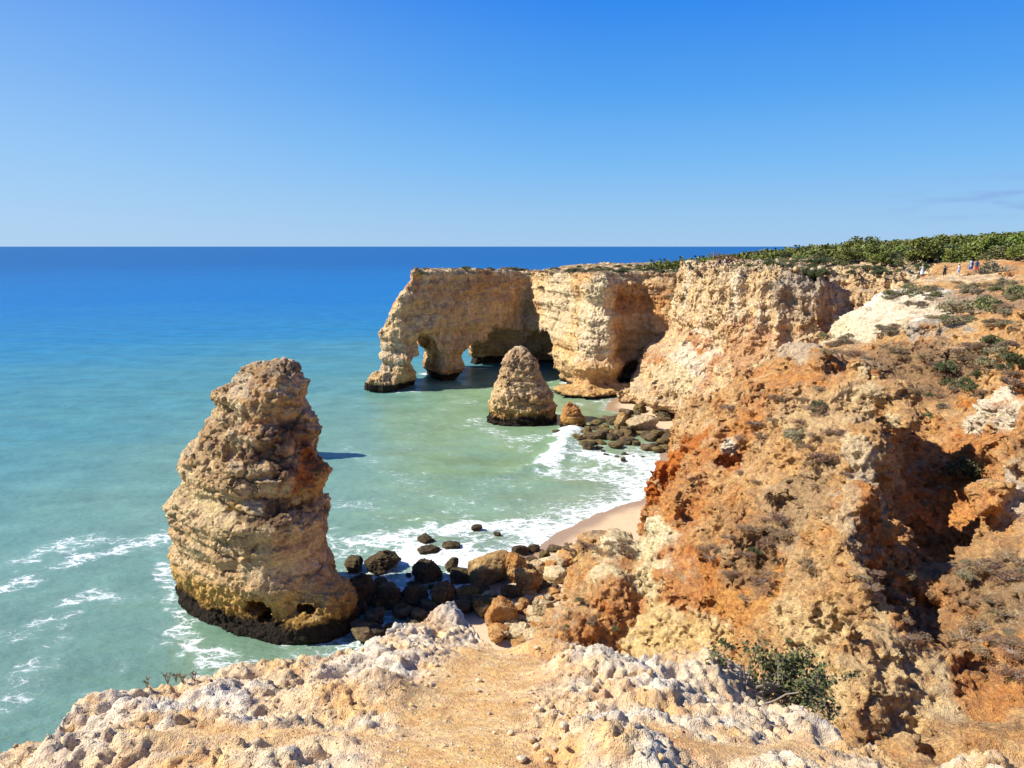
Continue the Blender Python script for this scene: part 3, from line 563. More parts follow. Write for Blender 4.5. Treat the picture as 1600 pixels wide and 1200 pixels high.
# ------------------------------------------------------------------ shore, sea
SHORE = [PZ(*q) for q in [(560, 1060), (640, 1000), (720, 950), (765, 903), (800, 878), (845, 852), (885, 826), (930, 802), (1000, 782)]] + [(17, 92, 0), (20, 104, 0), (22, 114, 0), (20, 124, 0), (18, 132, 0), PZ(945, 640), PZ(955, 624), (24, 152, 0), (30, 156, 0)]
def beach():
    xs = np.arange(-16, 46, .3); ys = np.arange(4, 160, .3); X, Y = np.meshgrid(xs, ys, indexing='ij')
    poly = [q[:2] for q in SHORE] + [(60, 158), (60, 0), (-8, 0), (-7, 14), (-9, 28), (-12, 38)]
    d = -polysd(X, Y, poly); p = pts(X, Y, 0 * X)
    H = .065 * d + .05 * fbm(p * .25, 3, 301).reshape(X.shape) + .03 * fbm(p * 1.2, 2, 302).reshape(X.shape) * sstep(.5, 3, d)
    H = np.where(d < 0, np.maximum(H * 2, -1.2), np.minimum(H, 1.6))
    V = np.stack([X.ravel(), Y.ravel(), H.ravel()], 1); nx, ny = X.shape; I = np.arange(nx * ny).reshape(nx, ny)
    F = np.stack([I[:-1, :-1], I[1:, :-1], I[1:, 1:], I[:-1, 1:]], -1).reshape(-1, 4)
    wet = sstep(3.2, .8, d.ravel() + fbm(p * .3, 3, 303))
    c = mixc(np.tile(np.array((.56, .405, .25)), (len(V), 1)), (.34, .225, .135), wet); c *= (1 + .12 * fbm(p * 2.5, 3, 304))[:, None]
    m, t, b = newmat('sand'); N = NB(t); co = N.n('TexCoord').outputs['Object']; a = N.n('Attribute', attribute_name='tint').outputs['Color']
    N.lk(N.mix(1., a, N.rng(N.noise(co, 5, 8, .7), .3, .7, .85, 1.15), 'MULTIPLY'), b.inputs['Base Color'])
    N.lk(N.rng(N.n('Attribute', attribute_name='wet').outputs['Fac'], 0, 1, .9, .38), b.inputs['Roughness'])
    bp = N.n('Bump'); bp.inputs['Strength'].default_value = .4; bp.inputs['Distance'].default_value = .05; N.lk(N.noise(co, 3, 7, .65), bp.inputs['Height']); N.lk(bp.outputs[0], b.inputs['Normal'])
    tag(mesh('beach', V, F, m, c, {'wet': wet}), kind='structure')
beach()
def sea():
    r = [20.]
    while r[-1] < 330: r.append(r[-1] * (1.0062 if QUAL >= 1 else 1.012))
    while r[-1] < 120000: r.append(r[-1] * 1.05)
    r = np.array(r); A = np.r_[np.arange(-180, -48, 4.), np.arange(-48, 22, .16 if QUAL >= 1 else .35), np.arange(22, 179, 4.)]; A = np.radians(A)
    rr, aa = np.meshgrid(r, A, indexing='ij'); X = rr * np.sin(aa); Y = rr * np.cos(aa) ; n = X.shape
    p = pts(X, Y, 0 * X); x = X.ravel(); y = Y.ravel()
    shore = [q[:2] for q in SHORE]; ds = linedist(x, y, shore); near = sstep(400, 150, rr.ravel())
    inside = polysd(x, y, shore + [(80, 160), (80, 0), (-8, 0), (-7, 14), (-9, 28), (-12, 38)])
    # swell: long low bands running in to the bay, small chop on top
    wv = x * .18 + y * .98 + 3.5 * fbm(p * .012, 2, 311) * 2
    amp = sstep(0, 14, inside)
    Hh = .40 * np.sin(wv * .30) ** 3 * sstep(-.35, .35, fbm(p * .02, 2, 312)) * amp + .16 * fbm(sv(p, (.22, .5, 1)), 3, 313) + .05 * fbm(p * 1.3, 2, 314)
    # breaking wave curling round the boulders
    br = [PZ(*q) for q in [(895, 668), (884, 688), (872, 706), (848, 724), (800, 742), (752, 752)]]
    db = linedist(x, y, br); bx = np.clip((x - br[-1][0]) / (br[0][0] - br[-1][0]), 0, 1)
    ridge = np.exp(-(db / 1.7) ** 2) * (.25 + .75 * bx); Hh = Hh + .7 * ridge * (1 + .6 * fbm(p * 1.1, 3, 315))
    Hh *= near * sstep(-1, 3, inside)
    # foam amount
    fo = np.zeros(len(x)); w1 = fbm(p * .16, 4, 321, .6); w2 = fbm(p * .5, 3, 322, .6)
    def line(px, wd, s, closed=False):
        global_ = [PZ(*q) for q in px]; d = linedist(x, y, global_); return s * sstep(wd, 0, d + wd * 1.1 * w1 + .7 * wd * w2)
    fo = np.maximum(fo, .84 * sstep(8.5, .2, inside + 2.6 * w1 + w2) * sstep(118, 100, y))
    fo = np.maximum(fo, .6 * sstep(13, 2, inside + 4 * w1) * sstep(125, 105, y)); fo = np.maximum(fo, .55 * sstep(3, .3, inside + w1) * sstep(112, 118, y))
    for L in [([(530, 858), (575, 850), (640, 838), (700, 826), (760, 822), (830, 832), (880, 820)], 5.5, .85), ([(600, 880), (660, 870), (740, 868)], 7, .95), ([(520, 900), (560, 905), (640, 900)], 6, .8),
              ([(895, 665), (882, 690), (866, 712), (850, 724)], 3.2, 1.0), ([(900, 700), (930, 715), (980, 720)], 6, .85), ([(900, 735), (960, 740), (1005, 750)], 9, .72),
              ([(0, 918), (60, 893), (130, 872), (200, 855), (255, 838)], 3.6, .72), ([(20, 880), (100, 850), (170, 842), (240, 850)], 4.5, .6), ([(0, 1000), (40, 990), (90, 965)], 3.2, .58), ([(0, 1100), (30, 1080), (50, 1040)], 3.4, .58),
              ([(110, 940), (140, 930), (190, 935)], 2.6, .62), ([(270, 985), (300, 1015), (340, 1035), (380, 1045)], 2.2, .7), ([(262, 880), (268, 930), (290, 980)], 2.0, .66), ([(540, 700), (580, 720), (640, 760), (700, 780)], 4, .45), ([(600, 735), (640, 700), (660, 660), (700, 640)], 4, .42),
              ([(700, 800), (760, 760), (830, 750)], 4, .48), ([(640, 700), (720, 690), (800, 680)], 6, .40), ([(740, 655), (760, 668), (800, 690), (860, 680)], 4, .60), ([(560, 770), (640, 800), (760, 790)], 6, .38), ([(660, 584), (700, 581), (720, 580), (755, 577)], 2.2, .95), ([(575, 608), (620, 613), (655, 612)], 1.2, .65),
              ([(880, 598), (900, 590)], 3, .8), ([(920, 626), (965, 628)], 2.0, .75), ([(555, 540), (480, 543)], 2, .25)]:
        fo = np.maximum(fo, line(*L))
    fo = np.maximum(fo, .60 * sstep(-.15, .35, w1 + .4 * w2) * sstep(75, 10, ds) ); fo = np.maximum(fo, .42 * sstep(.0, .4, w1) * near * sstep(80, 55, y))
    # body colour of the water: sand shallows green, then turquoise, then open-sea blue
    dist = rr.ravel(); wob = fbm(sv(p, (.006, .02, 1)), 4, 331, .55); wb2 = fbm(sv(p, (.03, .08, 1)), 3, 332)
    c = np.tile(np.array((.001, .090, .28)), (len(x), 1))
    off = np.hypot(x - 10, y - 90) 
    c = mixc(c, (.003, .135, .37), sstep(1500, 300, dist * (1 + .35 * wob))); c = mixc(c, (.03, .20, .32), sstep(480, 150, dist * (1 + .30 * wob)))
    c = mixc(c, (.08, .235, .245), sstep(190, 85, off * (1 + .25 * wob) + 10 * wb2)); c = mixc(c, (.15, .275, .20), sstep(105, 45, off * (1 + .2 * wob) + 8 * wb2 + .25 * np.maximum(-x - 20, 0)))
    gb = sstep(-26, -8, x + .0 * y + 4 * wb2) * sstep(38, 50, y); c = mixc(c, (.20, .30, .15), gb * .85 * sstep(185, 160, y))
    c = mixc(c, (.22, .25, .13), .6 * sstep(14, 1, inside)); c = mixc(c, (.135, .24, .16), .7 * sstep(88, 46, y + 6 * wb2) * sstep(115, 65, dist))
    z = Hh; V = np.stack([x, y, z], 1); I = np.arange(len(x)).reshape(n); I2 = np.concatenate([I, I[:, :1]], 1)
    F = np.stack([I2[:-1, :-1], I2[:-1, 1:], I2[1:, 1:], I2[1:, :-1]], -1).reshape(-1, 4)[:, ::-1]
    m, t, b = newmat('sea_water'); N = NB(t); co = N.n('TexCoord').outputs['Object']; ab = N.n('Attribute', attribute_name='tint').outputs['Color']; ff = N.n('Attribute', attribute_name='foam').outputs['Fac']
    mpn = N.n('Mapping'); mpn.inputs['Scale'].default_value = (1, 1.6, 1); N.lk(co, mpn.inputs[0]); cs = mpn.outputs[0]
    dn = N.n('TexNoise'); N.lk(cs, dn.inputs['Vector']); dn.inputs['Scale'].default_value = .55; dn.inputs['Detail'].default_value = 5
    wp = N.n('VectorMath', operation='MULTIPLY_ADD'); N.lk(dn.outputs['Color'], wp.inputs[0]); wp.inputs[1].default_value = (2.2, 2.2, 0); N.lk(cs, wp.inputs[2])
    e1 = N.voro(wp.outputs[0], .62, 'DISTANCE_TO_EDGE'); e2 = N.voro(wp.outputs[0], 1.9, 'DISTANCE_TO_EDGE'); nn = N.noise(cs, .8, 8, .7); nf = N.noise(cs, 4, 5, .7)
    lace = N.math('MINIMUM', N.math('MULTIPLY', e1, 1.1), N.math('MULTIPLY', e2, 2.0))
    lace = N.math('ADD', N.math('MULTIPLY', lace, 1.9), N.math('ADD', N.math('MULTIPLY', nn, 1.1), N.math('MULTIPLY', nf, .34)))
    ft = N.math('MULTIPLY', N.rng(N.math('SUBTRACT', N.math('MULTIPLY', ff, 1.22), lace), -.27, .13, 0, 1, True), N.rng(ff, .10, .34, 0, 1, True))
    colr = N.mix(N.math('MULTIPLY', ft, .80), N.mix(N.math('MULTIPLY', ff, .30, clamp=True), N.mix(1., ab, N.rng(N.noise(cs, .12, 6, .6), .3, .7, .84, 1.16), 'MULTIPLY'), (.36, .50, .42)), (.86, .89, .90))
    N.lk(colr, b.inputs['Base Color']); N.lk(N.rng(ft, 0, 1, .20, .85), b.inputs['Roughness']); b.inputs['IOR'].default_value = 1.33; b.inputs['Specular IOR Level'].default_value = 0.0
    mp2 = N.n('Mapping'); mp2.inputs['Scale'].default_value = (.45, 1.3, 1); N.lk(co, mp2.inputs[0])
    h = N.math('ADD', N.math('MULTIPLY', N.noise(mp2.outputs[0], .35, 5, .6), 1.6), N.math('MULTIPLY', N.noise(mp2.outputs[0], 1.8, 5, .65), .7))
    h = N.math('ADD', h, N.math('MULTIPLY', ft, .12)); h = N.math('ADD', h, N.math('MULTIPLY', N.noise(mp2.outputs[0], .06, 4, .6), 3.0))
    bp = N.n('Bump'); bp.inputs['Strength'].default_value = .6; bp.inputs['Distance'].default_value = .5; N.lk(h, bp.inputs['Height']); N.lk(bp.outputs[0], b.inputs['Normal'])
    gl = N.n('BsdfGlossy'); gl.inputs['Roughness'].default_value = .22; bq = N.n('Bump'); bq.inputs['Strength'].default_value = .22; bq.inputs['Distance'].default_value = .3; N.lk(h, bq.inputs['Height']); N.lk(bq.outputs[0], gl.inputs['Normal']); fr = N.n('Fresnel'); fr.inputs['IOR'].default_value = 1.33; N.lk(bp.outputs[0], fr.inputs['Normal'])
    fac = N.math('MULTIPLY', N.math('MINIMUM', N.math('MULTIPLY', fr.outputs[0], .7), .20), N.rng(ft, 0, 1, 1, .1)); ms = N.n('MixShader'); N.lk(fac, ms.inputs[0]); N.lk(b.outputs[0], ms.inputs[1]); N.lk(gl.outputs[0], ms.inputs[2]); N.lk(ms.outputs[0], t.nodes['Material Output'].inputs['Surface'])
    tag(mesh('sea', V, F, m, c, {'foam': fo}), kind='structure')
sea()
# ------------------------------------------------------------------ the mainland behind: rolling ground under heath and pines
TC = [(30,165,21.6),(60,165,22.6),(40,200,21.8),(58,250,20.8),(40,250,20),(20,255,16),(75,360,18.0),(96,400,19.5),(126,400,22.2),(158,400,25.6),(190,400,27.8),(220,400,30.2),(262,400,32.4),(120,500,17),(180,500,21),(240,500,26),(340,500,31),(200,620,19),(300,620,24),(110,300,24.6),(160,300,27),(85,250,24.6),(150,220,27.5),(75,180,24),(52,112,23.2),(60,120,23.9),(75,120,24.6),(100,130,26.0),(49,95,23.2),(60,92,23.8),(80,80,24.5),(100,60,25),(46,117,23.2),(40,150,23.6),(120,100,26.5),(300,300,33),(400,200,34),(200,150,29.2),(200,60,28),(400,800,26),(200,800,12),(120,20,25),(70,60,23.6),(320,0,30)]
TT = TPS(TC, .5)
COAST = [(66,40),(66,84),(64,98),(60,112),(57,122),(52,132),(48,146),(45,170),(40,195),(36,225),(40,255),(50,280),(62,312),(76,360),(96,420),(120,500),(170,600),(260,700),(900,760),(900,-80),(66,-80)]
def terrain():
    def ax(a, b, s0, g):
        o = [a]; s = s0
        while o[-1] < b: o.append(o[-1] + s); s *= g
        return np.array(o)
    xs = ax(22, 700, .7, 1.012); ys = np.r_[np.arange(-60, 80, 6.), ax(80, 960, .7, 1.008)]; X, Y = np.meshgrid(xs, ys, indexing='ij'); p = pts(X, Y, 0 * X)
    d = polysd(X, Y, COAST); H = TT(X, Y) - .35 + .35 * fbm(p * .08, 4, 401).reshape(X.shape) + .12 * fbm(p * .5, 3, 402).reshape(X.shape)
    H = H - 24 * sstep(-6, 16, d + 2.5 * fbm(p * .1, 3, 403).reshape(X.shape)); H = np.maximum(H, -2)
    # keep clear below the detailed cliffs in front
    V = np.stack([X.ravel(), Y.ravel(), H.ravel()], 1); I = np.arange(X.size).reshape(X.shape)
    F = np.stack([I[:-1, :-1], I[1:, :-1], I[1:, 1:], I[:-1, 1:]], -1).reshape(-1, 4)
    n = fbm(p * .12, 4, 404); n2 = fbm(p * .7, 4, 405)
    c = mixc(np.tile(np.array((.13, .125, .05)), (len(V), 1)), (.09, .10, .035), sstep(-.15, .25, n)); c = mixc(c, (.30, .23, .12), .4 * sstep(.2, .45, n2)); c = mixc(c, (.12, .10, .05), sstep(150, 190, V[:, 1]))
    
    tag(mesh('terrain', V, F, M_mid, c), kind='structure')
terrain()
# ------------------------------------------------------------------ the ledge underfoot
LC = [(0,1165,3.25),(100,1145,3.55),(110,1110,3.75),(220,1080,4.0),(260,1060,4.15),(370,1040,4.35),(480,1018,4.6),(560,1010,4.75),(640,968,5.2),(712,943,5.55),(750,980,5.2),(790,1012,4.9),(820,1012,4.85),(880,1004,4.9),(930,1020,4.8),(1000,1024,4.75),(1130,1030,4.6),(1200,1065,4.25),(1260,1120,3.75),(1330,1152,3.4),(1430,1182,3.15),(1500,1178,3.2),(1600,1196,3.1),
      (0,1200,3.0),(200,1200,2.7),(400,1200,2.45),(600,1200,2.35),(800,1200,2.3),(1000,1200,2.3),(1200,1200,2.5),(1400,1200,2.9),
      (200,1120,3.3),(300,1110,3.4),(400,1100,3.45),(500,1080,3.7),(600,1060,3.9),(650,1010,4.5),(730,1010,4.6),(760,1060,3.9),(720,1120,3.15),(850,1060,3.9),(950,1060,3.95),(1060,1060,3.95),(900,1120,3.1),(1000,1120,3.15),(1100,1100,3.45),(1180,1110,3.4)]
LTOP = TPS([P(*q) for q in LC] + [(0, 1, 26.4), (-3, 1, 26.3), (3, 1, 26.3), (0, -2, 26.4), (-5, -2, 26), (5, -2, 26.2), (-4.5, 2, 25.6), (4.5, 2, 25.6)], .002)
LEDGE = [P(*q)[:2] for q in LC[:23]]
LEDGE = [(-6.5, 1.5), (-3.6, 2.9)] + LEDGE + [(3.4, 2.9), (6.5, 2.2), (6.5, -3), (-6.5, -3)]
def ledge():
    s = .0125 if QUAL >= 1 else .03
    xs = np.arange(-4.2, 4.2, s); ys = np.r_[np.arange(-2.6, 1.6, .12), np.arange(1.6, 6.6, s)]; X, Y = np.meshgrid(xs, ys, indexing='ij'); p = pts(X, Y, 0 * X)
    H = LTOP(X[::4, ::4], Y[::4, ::4]); 
    def up(A, n):
        i = np.linspace(0, A.shape[0] - 1, 1)
        return A
    H = LTOP(X, Y)
    q0 = np.stack([X.ravel(), Y.ravel(), H.ravel()], 1).astype(np.float32)
    w_ = fbm(q0 * 1.1, 4, 501, .55)
    soil = np.maximum.reduce([sstep(.34, -.05, linedist(X.ravel(), Y.ravel(), [P(700, 1210, 2.3)[:2], P(720, 1150, 2.9)[:2], P(730, 1090, 3.5)[:2], P(770, 1035, 4.3)[:2], P(800, 1020, 4.8)[:2]]) - .16 + .28 * w_),
        .85 * sstep(.14, -.02, linedist(X.ravel(), Y.ravel(), [P(600, 1150, 2.8)[:2], P(440, 1140, 3.0)[:2], P(240, 1150, 3.0)[:2]]) - .03 + .16 * w_), .9 * sstep(.16, -.02, linedist(X.ravel(), Y.ravel(), [P(1030, 1130, 3.0)[:2], P(1100, 1165, 2.7)[:2], P(1250, 1165, 3.0)[:2]]) - .06 + .16 * w_)])
    rock = 1 - soil
    big = fbm(q0 * 1.6, 3, 502, .5, 2); rid = fbm(q0 * 3.4, 4, 503, .55, 2); f1, f2 = worley(q0 * 9, 504); g1, g2 = worley(q0 * 24, 505); wr = fbm(q0 * 11, 4, 506, .6, 1); lay = fbm(sv(q0, (2.2, 3.4, 14)), 3, 507, .5, 1)
    st = sstep(-.3, .3, fbm(q0 * .8, 2, 508))
    e1_, e2_ = worley(sv(q0, (2.6, 3.4, 3)) + .25 * np.stack([w_, big, w_], 1), 520); h1_, h2_ = worley(sv(q0, (7, 8, 8)) + .2 * np.stack([rid, w_, w_], 1), 521)
    D = rock * (.060 * big + .022 * rid + .034 * lay + .060 * (.5 - e1_) - .020 * sstep(.10, 0, e2_ - e1_) + sstep(-.2, .2, fbm(q0 * 1.2, 2, 523)) * (.014 * (.5 - h1_) - .012 * sstep(.10, 0, h2_ - h1_)) + (.010 * (.55 - f1) + .010 * (.5 - g1)) * (.3 + .9 * st) + .022 * wr - .016 * sstep(.42, .12, worley(sv(q0, 15), 531)[0]) * sstep(-.3, .1, fbm(q0 * 1.7, 2, 532))) + soil * (.012 * fbm(q0 * 5, 4, 509) + .012 * np.clip(.42 - g1, 0, 1) * sstep(.0, .3, fbm(q0 * 3, 2, 510)) - .02)
    H = H + (D * 1.0).reshape(X.shape)
    # upstanding knobs along the rim
    for (px, py, Yy, hh, rx, ry) in [(712, 958, 5.4, .075, .30, .26), (860, 1015, 4.75, .10, .26, .14), (930, 1050, 4.1, .09, .30, .20), (1085, 1040, 4.2, .13, .26, .26), (560, 1090, 3.6, .10, .34, .18), (165, 1112, 3.6, .10, .24, .15), (300, 1080, 3.8, .06, .4, .2), (1010, 1080, 3.6, .09, .22, .2), (960, 1175, 2.55, .08, .25, .2), (130, 1190, 2.9, .10, .4, .15), (1240, 1115, 3.5, .05, .12, .14), (640, 1030, 4.3, .06, .25, .2)]:
        a = P(px, py, Yy); dd = ((X - a[0]) / rx) ** 2 + ((Y - a[1]) / ry) ** 2; H = H + hh * np.exp(-dd ** 1.6)
    d = polysd(X, Y, LEDGE) + (.07 * fbm(q0 * 1.8, 3, 511) + .05 * fbm(q0 * 6, 3, 512)).reshape(X.shape)
    H = H - np.where(d > -.05, (d + .05) * 3.2 + 6 * np.maximum(d - .25, 0), 0)
    H = np.maximum(H, LTOP(X, Y) * 0 + 19.5)
    V = np.stack([X.ravel(), Y.ravel(), H.ravel()], 1).astype(np.float32)
    I = np.arange(X.size).reshape(X.shape); F = np.stack([I[:-1, :-1], I[1:, :-1], I[1:, 1:], I[:-1, 1:]], -1).reshape(-1, 4)
    N = normals(V.astype(float), F); V = V + (N * (rock * (.018 * fbm(V * 14, 3, 513, .6, 2) + .008 * fbm(V * 38, 2, 514)))[:, None]).astype(np.float32)
    n = fbm(V * 1.3, 4, 515); n2 = fbm(V * 6, 4, 516, .6); n3 = fbm(V * 3, 4, 517)
    c = np.tile(np.array((.62, .48, .31)), (len(V), 1)); c = mixc(c, (.58, .52, .42), sstep(-.2, .2, n + .3 * n2)); c = mixc(c, (.62, .39, .17), .85 * sstep(-.05, .3, n3)); c = mixc(c, (.44, .33, .20), .6 * sstep(.15, .45, n2))
    c = mixc(c, (.70, .62, .50), .6 * sstep(-.05, .35, fbm(V * 2.1 + 7, 4, 518)))
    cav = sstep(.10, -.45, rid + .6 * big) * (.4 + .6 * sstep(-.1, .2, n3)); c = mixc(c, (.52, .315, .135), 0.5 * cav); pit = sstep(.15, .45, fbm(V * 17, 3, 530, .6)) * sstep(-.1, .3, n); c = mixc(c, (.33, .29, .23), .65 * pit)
    a = np.array(P(712, 950, 5.5)); c = mixc(c, (.44, .41, .36), .8 * sstep(.40, .15, np.hypot(V[:, 0] - a[0] - .05, V[:, 1] - a[1]) + .1 * n2))
    sc_ = mixc(np.tile(np.array((.60, .36, .15)), (len(V), 1)), (.68, .46, .23), sstep(-.2, .3, n2)); sc_ = mixc(sc_, (.48, .24, .09), .7 * sstep(.1, .4, n3))
    c = c * rock[:, None] + sc_ * soil[:, None]
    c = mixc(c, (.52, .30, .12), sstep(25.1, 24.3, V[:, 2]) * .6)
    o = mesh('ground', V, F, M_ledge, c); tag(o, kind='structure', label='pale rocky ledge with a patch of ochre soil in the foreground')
    return V.reshape(X.shape + (3,)), soil.reshape(X.shape)
LV, LS = ledge()
def base_cliff():
    X, Y, Z, org, h = grid(-16, 22, -14, 16, -1.5, 26.4, .5); Q = pts(X, Y, Z); x2, y2 = X[:, :, 0], Y[:, :, 0]
    poly = [(-14, -12), (-6.0, 1.2), (-3.2, 2.6), (-2.2, 3.0), (-1.2, 4.0), (-.2, 5.0), (.6, 4.4), (1.3, 4.0), (1.9, 2.7), (3.4, 2.5), (6.5, 3), (9, 6), (20, 12), (20, -12)]
    pd = polysd(x2, y2, poly)[:, :, None]; f = pd - np.interp(Z, [-1.5, 4, 18, 23, 26], [2.4, 1.8, .6, -.1, -.5]); top = 24.4 + 0 * x2
    top = np.where(y2 < 1.0, 25.4, top - .35 * np.maximum(y2 - 2, 0))
    f = smax(f.ravel(), (Z - top[:, :, None]).ravel(), .3) - .5 * (fbm(Q * .3, 4, 601, .55, 1) + .2)
    V, F, N = build(f.reshape(X.shape), org, h, 1, [lambda V, N: .2 * fbm(V * 1.1, 4, 602, .6, 2)])
    k = V[:, 2]; V[:, 2] = np.where((V[:, 1] > -2.5) & (np.abs(V[:, 0]) < 4), np.minimum(k, 24.6 - .25 * np.maximum(V[:, 1], 0)), k)
    n = fbm(V * .3, 4, 603); c = mixc(np.tile(CREAM, (len(V), 1)), (.5, .26, .1), sstep(-.1, .3, n)); c = mixc(c, ALGAE, sstep(1.6, 1.1, V[:, 2]))
    tag(mesh('cliff', V, F, M_head, c), kind='structure', label='cliff under the foreground ledge')
base_cliff()
# ------------------------------------------------------------------ height look-up, for standing things on the ground
class Lookup:
    def __init__(s, V, x0, x1, y0, y1, c):
        s.o = (x0, y0, c); s.n = (int((x1 - x0) / c) + 1, int((y1 - y0) / c) + 1); s.H = np.full(s.n, -99.)
        i = ((V[:, 0] - x0) / c).astype(int); j = ((V[:, 1] - y0) / c).astype(int); m = (i >= 0) & (j >= 0) & (i < s.n[0]) & (j < s.n[1])
        np.maximum.at(s.H, (i[m], j[m]), V[m, 2])
    def __call__(s, x, y):
        i = int((x - s.o[0]) / s.o[2]); j = int((y - s.o[1]) / s.o[2])
        return s.H[i, j] if 0 <= i < s.n[0] and 0 <= j < s.n[1] else -99.
HL = Lookup(HV, -2, 74, 10, 112, .35 if QUAL >= 1 else .8)
AL = Lookup(AV, -36, 64, 140, 262, .9); ML = Lookup(MV, 14, 84, 98, 160, .7)
def TZ(x, y): return float(TT(np.array([x]), np.array([y]))[0]) - .35
def hit(px, py, lk=HL, y0=18., y1=112., dy=.12):
    a, b, c = ray(px, py); Y = y0
    while Y < y1:
        x, z = a * Y / b, CAMH + c * Y / b
        if z <= lk(x, Y): return (x, Y, lk(x, Y))
        Y += dy
    return None
# ------------------------------------------------------------------ boulders
def cubesphere(n):
    t = np.linspace(-1, 1, n + 1); t = np.tan(t * math.pi / 4); A, B = np.meshgrid(t, t, indexing='ij'); Vs = []; Fs = []; k = 0
    I = np.arange((n + 1) ** 2).reshape(n + 1, n + 1); q = np.stack([I[:-1, :-1], I[1:, :-1], I[1:, 1:], I[:-1, 1:]], -1).reshape(-1, 4)
    for ax in range(3):
        for sg in (-1, 1):
            v = np.zeros((A.size, 3)); v[:, ax] = sg; v[:, (ax + 1) % 3] = A.ravel(); v[:, (ax + 2) % 3] = B.ravel() * 1
            Vs.append(v); Fs.append((q if sg > 0 else q[:, ::-1]) + k); k += A.size
    V = np.concatenate(Vs); F = np.concatenate(Fs); V /= np.linalg.norm(V, axis=1)[:, None]
    key = np.round(V * 1e5).astype(np.int64); u, first, inv = np.unique(key, axis=0, return_index=True, return_inverse=True)
    return V[first], inv.ravel()[F]
def boulder_mesh(seed, size, ang=.7, n=22, colr=OCHRE, colr2=CREAM, weed=0., yaw=0., tilt=0., rough=1.):
    r_ = np.random.default_rng(seed); V, F = cubesphere(n); npl = 13
    nn = r_.normal(size=(npl, 3)); nn /= np.linalg.norm(nn, axis=1)[:, None]; d = r_.uniform(.72, 1.0, npl)
    nn = np.concatenate([nn, np.eye(3), -np.eye(3)]); d = np.r_[d, r_.uniform(.82, 1.0, 6)]
    dp = V @ nn.T; rr = np.where(dp > .05, d / np.maximum(dp, .05), 9).min(1); rr = ang * rr + (1 - ang) * .92
    V = V * rr[:, None]; V = smooth(V, F, 1, .3)
    q = (V * 1.0 + seed * 3.1).astype(np.float32); N = normals(V, F)
    V = V + N * (rough * (.10 * fbm(q * 2.2, 3, 701, .55, 1) + .085 * fbm(q * 5, 3, 702, .6, 2)))[:, None]
    s = np.array(size) / 2; V = V * s
    ct, st = math.cos(tilt), math.sin(tilt); V = np.stack([V[:, 0] * ct - V[:, 2] * st, V[:, 1], V[:, 0] * st + V[:, 2] * ct], 1)
    c, s2 = math.cos(yaw), math.sin(yaw); V = np.stack([V[:, 0] * c - V[:, 1] * s2, V[:, 0] * s2 + V[:, 1] * c, V[:, 2]], 1)
    q = (V + seed * 3.1).astype(np.float32); n1 = fbm(q * .9, 3, 703); n2 = fbm(q * 3, 3, 704)
    cc = mixc(np.tile(np.asarray(colr, float), (len(V), 1)), colr2, sstep(-.2, .3, n1)); cc = mixc(cc, np.asarray(colr) * .55, .5 * sstep(.05, .4, n2))
    if weed: cc = mixc(cc, (.055, .042, .022), weed * sstep(.35, -.3, V[:, 2] / max(size[2] * .5, .01) + n1 * .8 - (weed * 1.6 - .8)))
    zmin = V[:, 2].min(); V[:, 2] -= zmin
    return V, F, cc
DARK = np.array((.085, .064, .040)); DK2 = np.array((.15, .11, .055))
def put_boulder(px, py, wpx, hpx, name, label, group=None, seed=0, kind='dark', z=0., yaw=None, tilt=0., ang=.97, n=22, deep=.8, cat=None, sink=.22, Y=None, weed=None, rough=1.):
    """px, py: centre of the stone's foot where it meets water or sand at height z"""
    p = PZ(px, py, z) if Y is None else P(px, py, Y); k = p[1] / (FPX * .96); wd = wpx * k; ht = hpx * k * 1.02; dp = max(wd * deep, ht * .6)
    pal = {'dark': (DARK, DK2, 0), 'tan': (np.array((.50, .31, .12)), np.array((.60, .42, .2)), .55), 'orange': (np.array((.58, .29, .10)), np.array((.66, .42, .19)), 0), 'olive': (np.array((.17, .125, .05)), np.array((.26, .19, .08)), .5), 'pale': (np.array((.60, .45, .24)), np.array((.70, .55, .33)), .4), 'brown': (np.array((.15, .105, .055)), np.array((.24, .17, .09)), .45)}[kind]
    V, F, c = boulder_mesh(seed + 11, (wd, dp, ht * (1 + sink)), ang, n, pal[0], pal[1], pal[2] if weed is None else weed, random.uniform(0, 6.28) if yaw is None else yaw, tilt, rough)
    o = mesh(name, V, F, M_bould, c); o.location = (p[0], p[1] + dp * .35, p[2] - ht * sink); tag(o, label, cat or 'boulder', group); return o
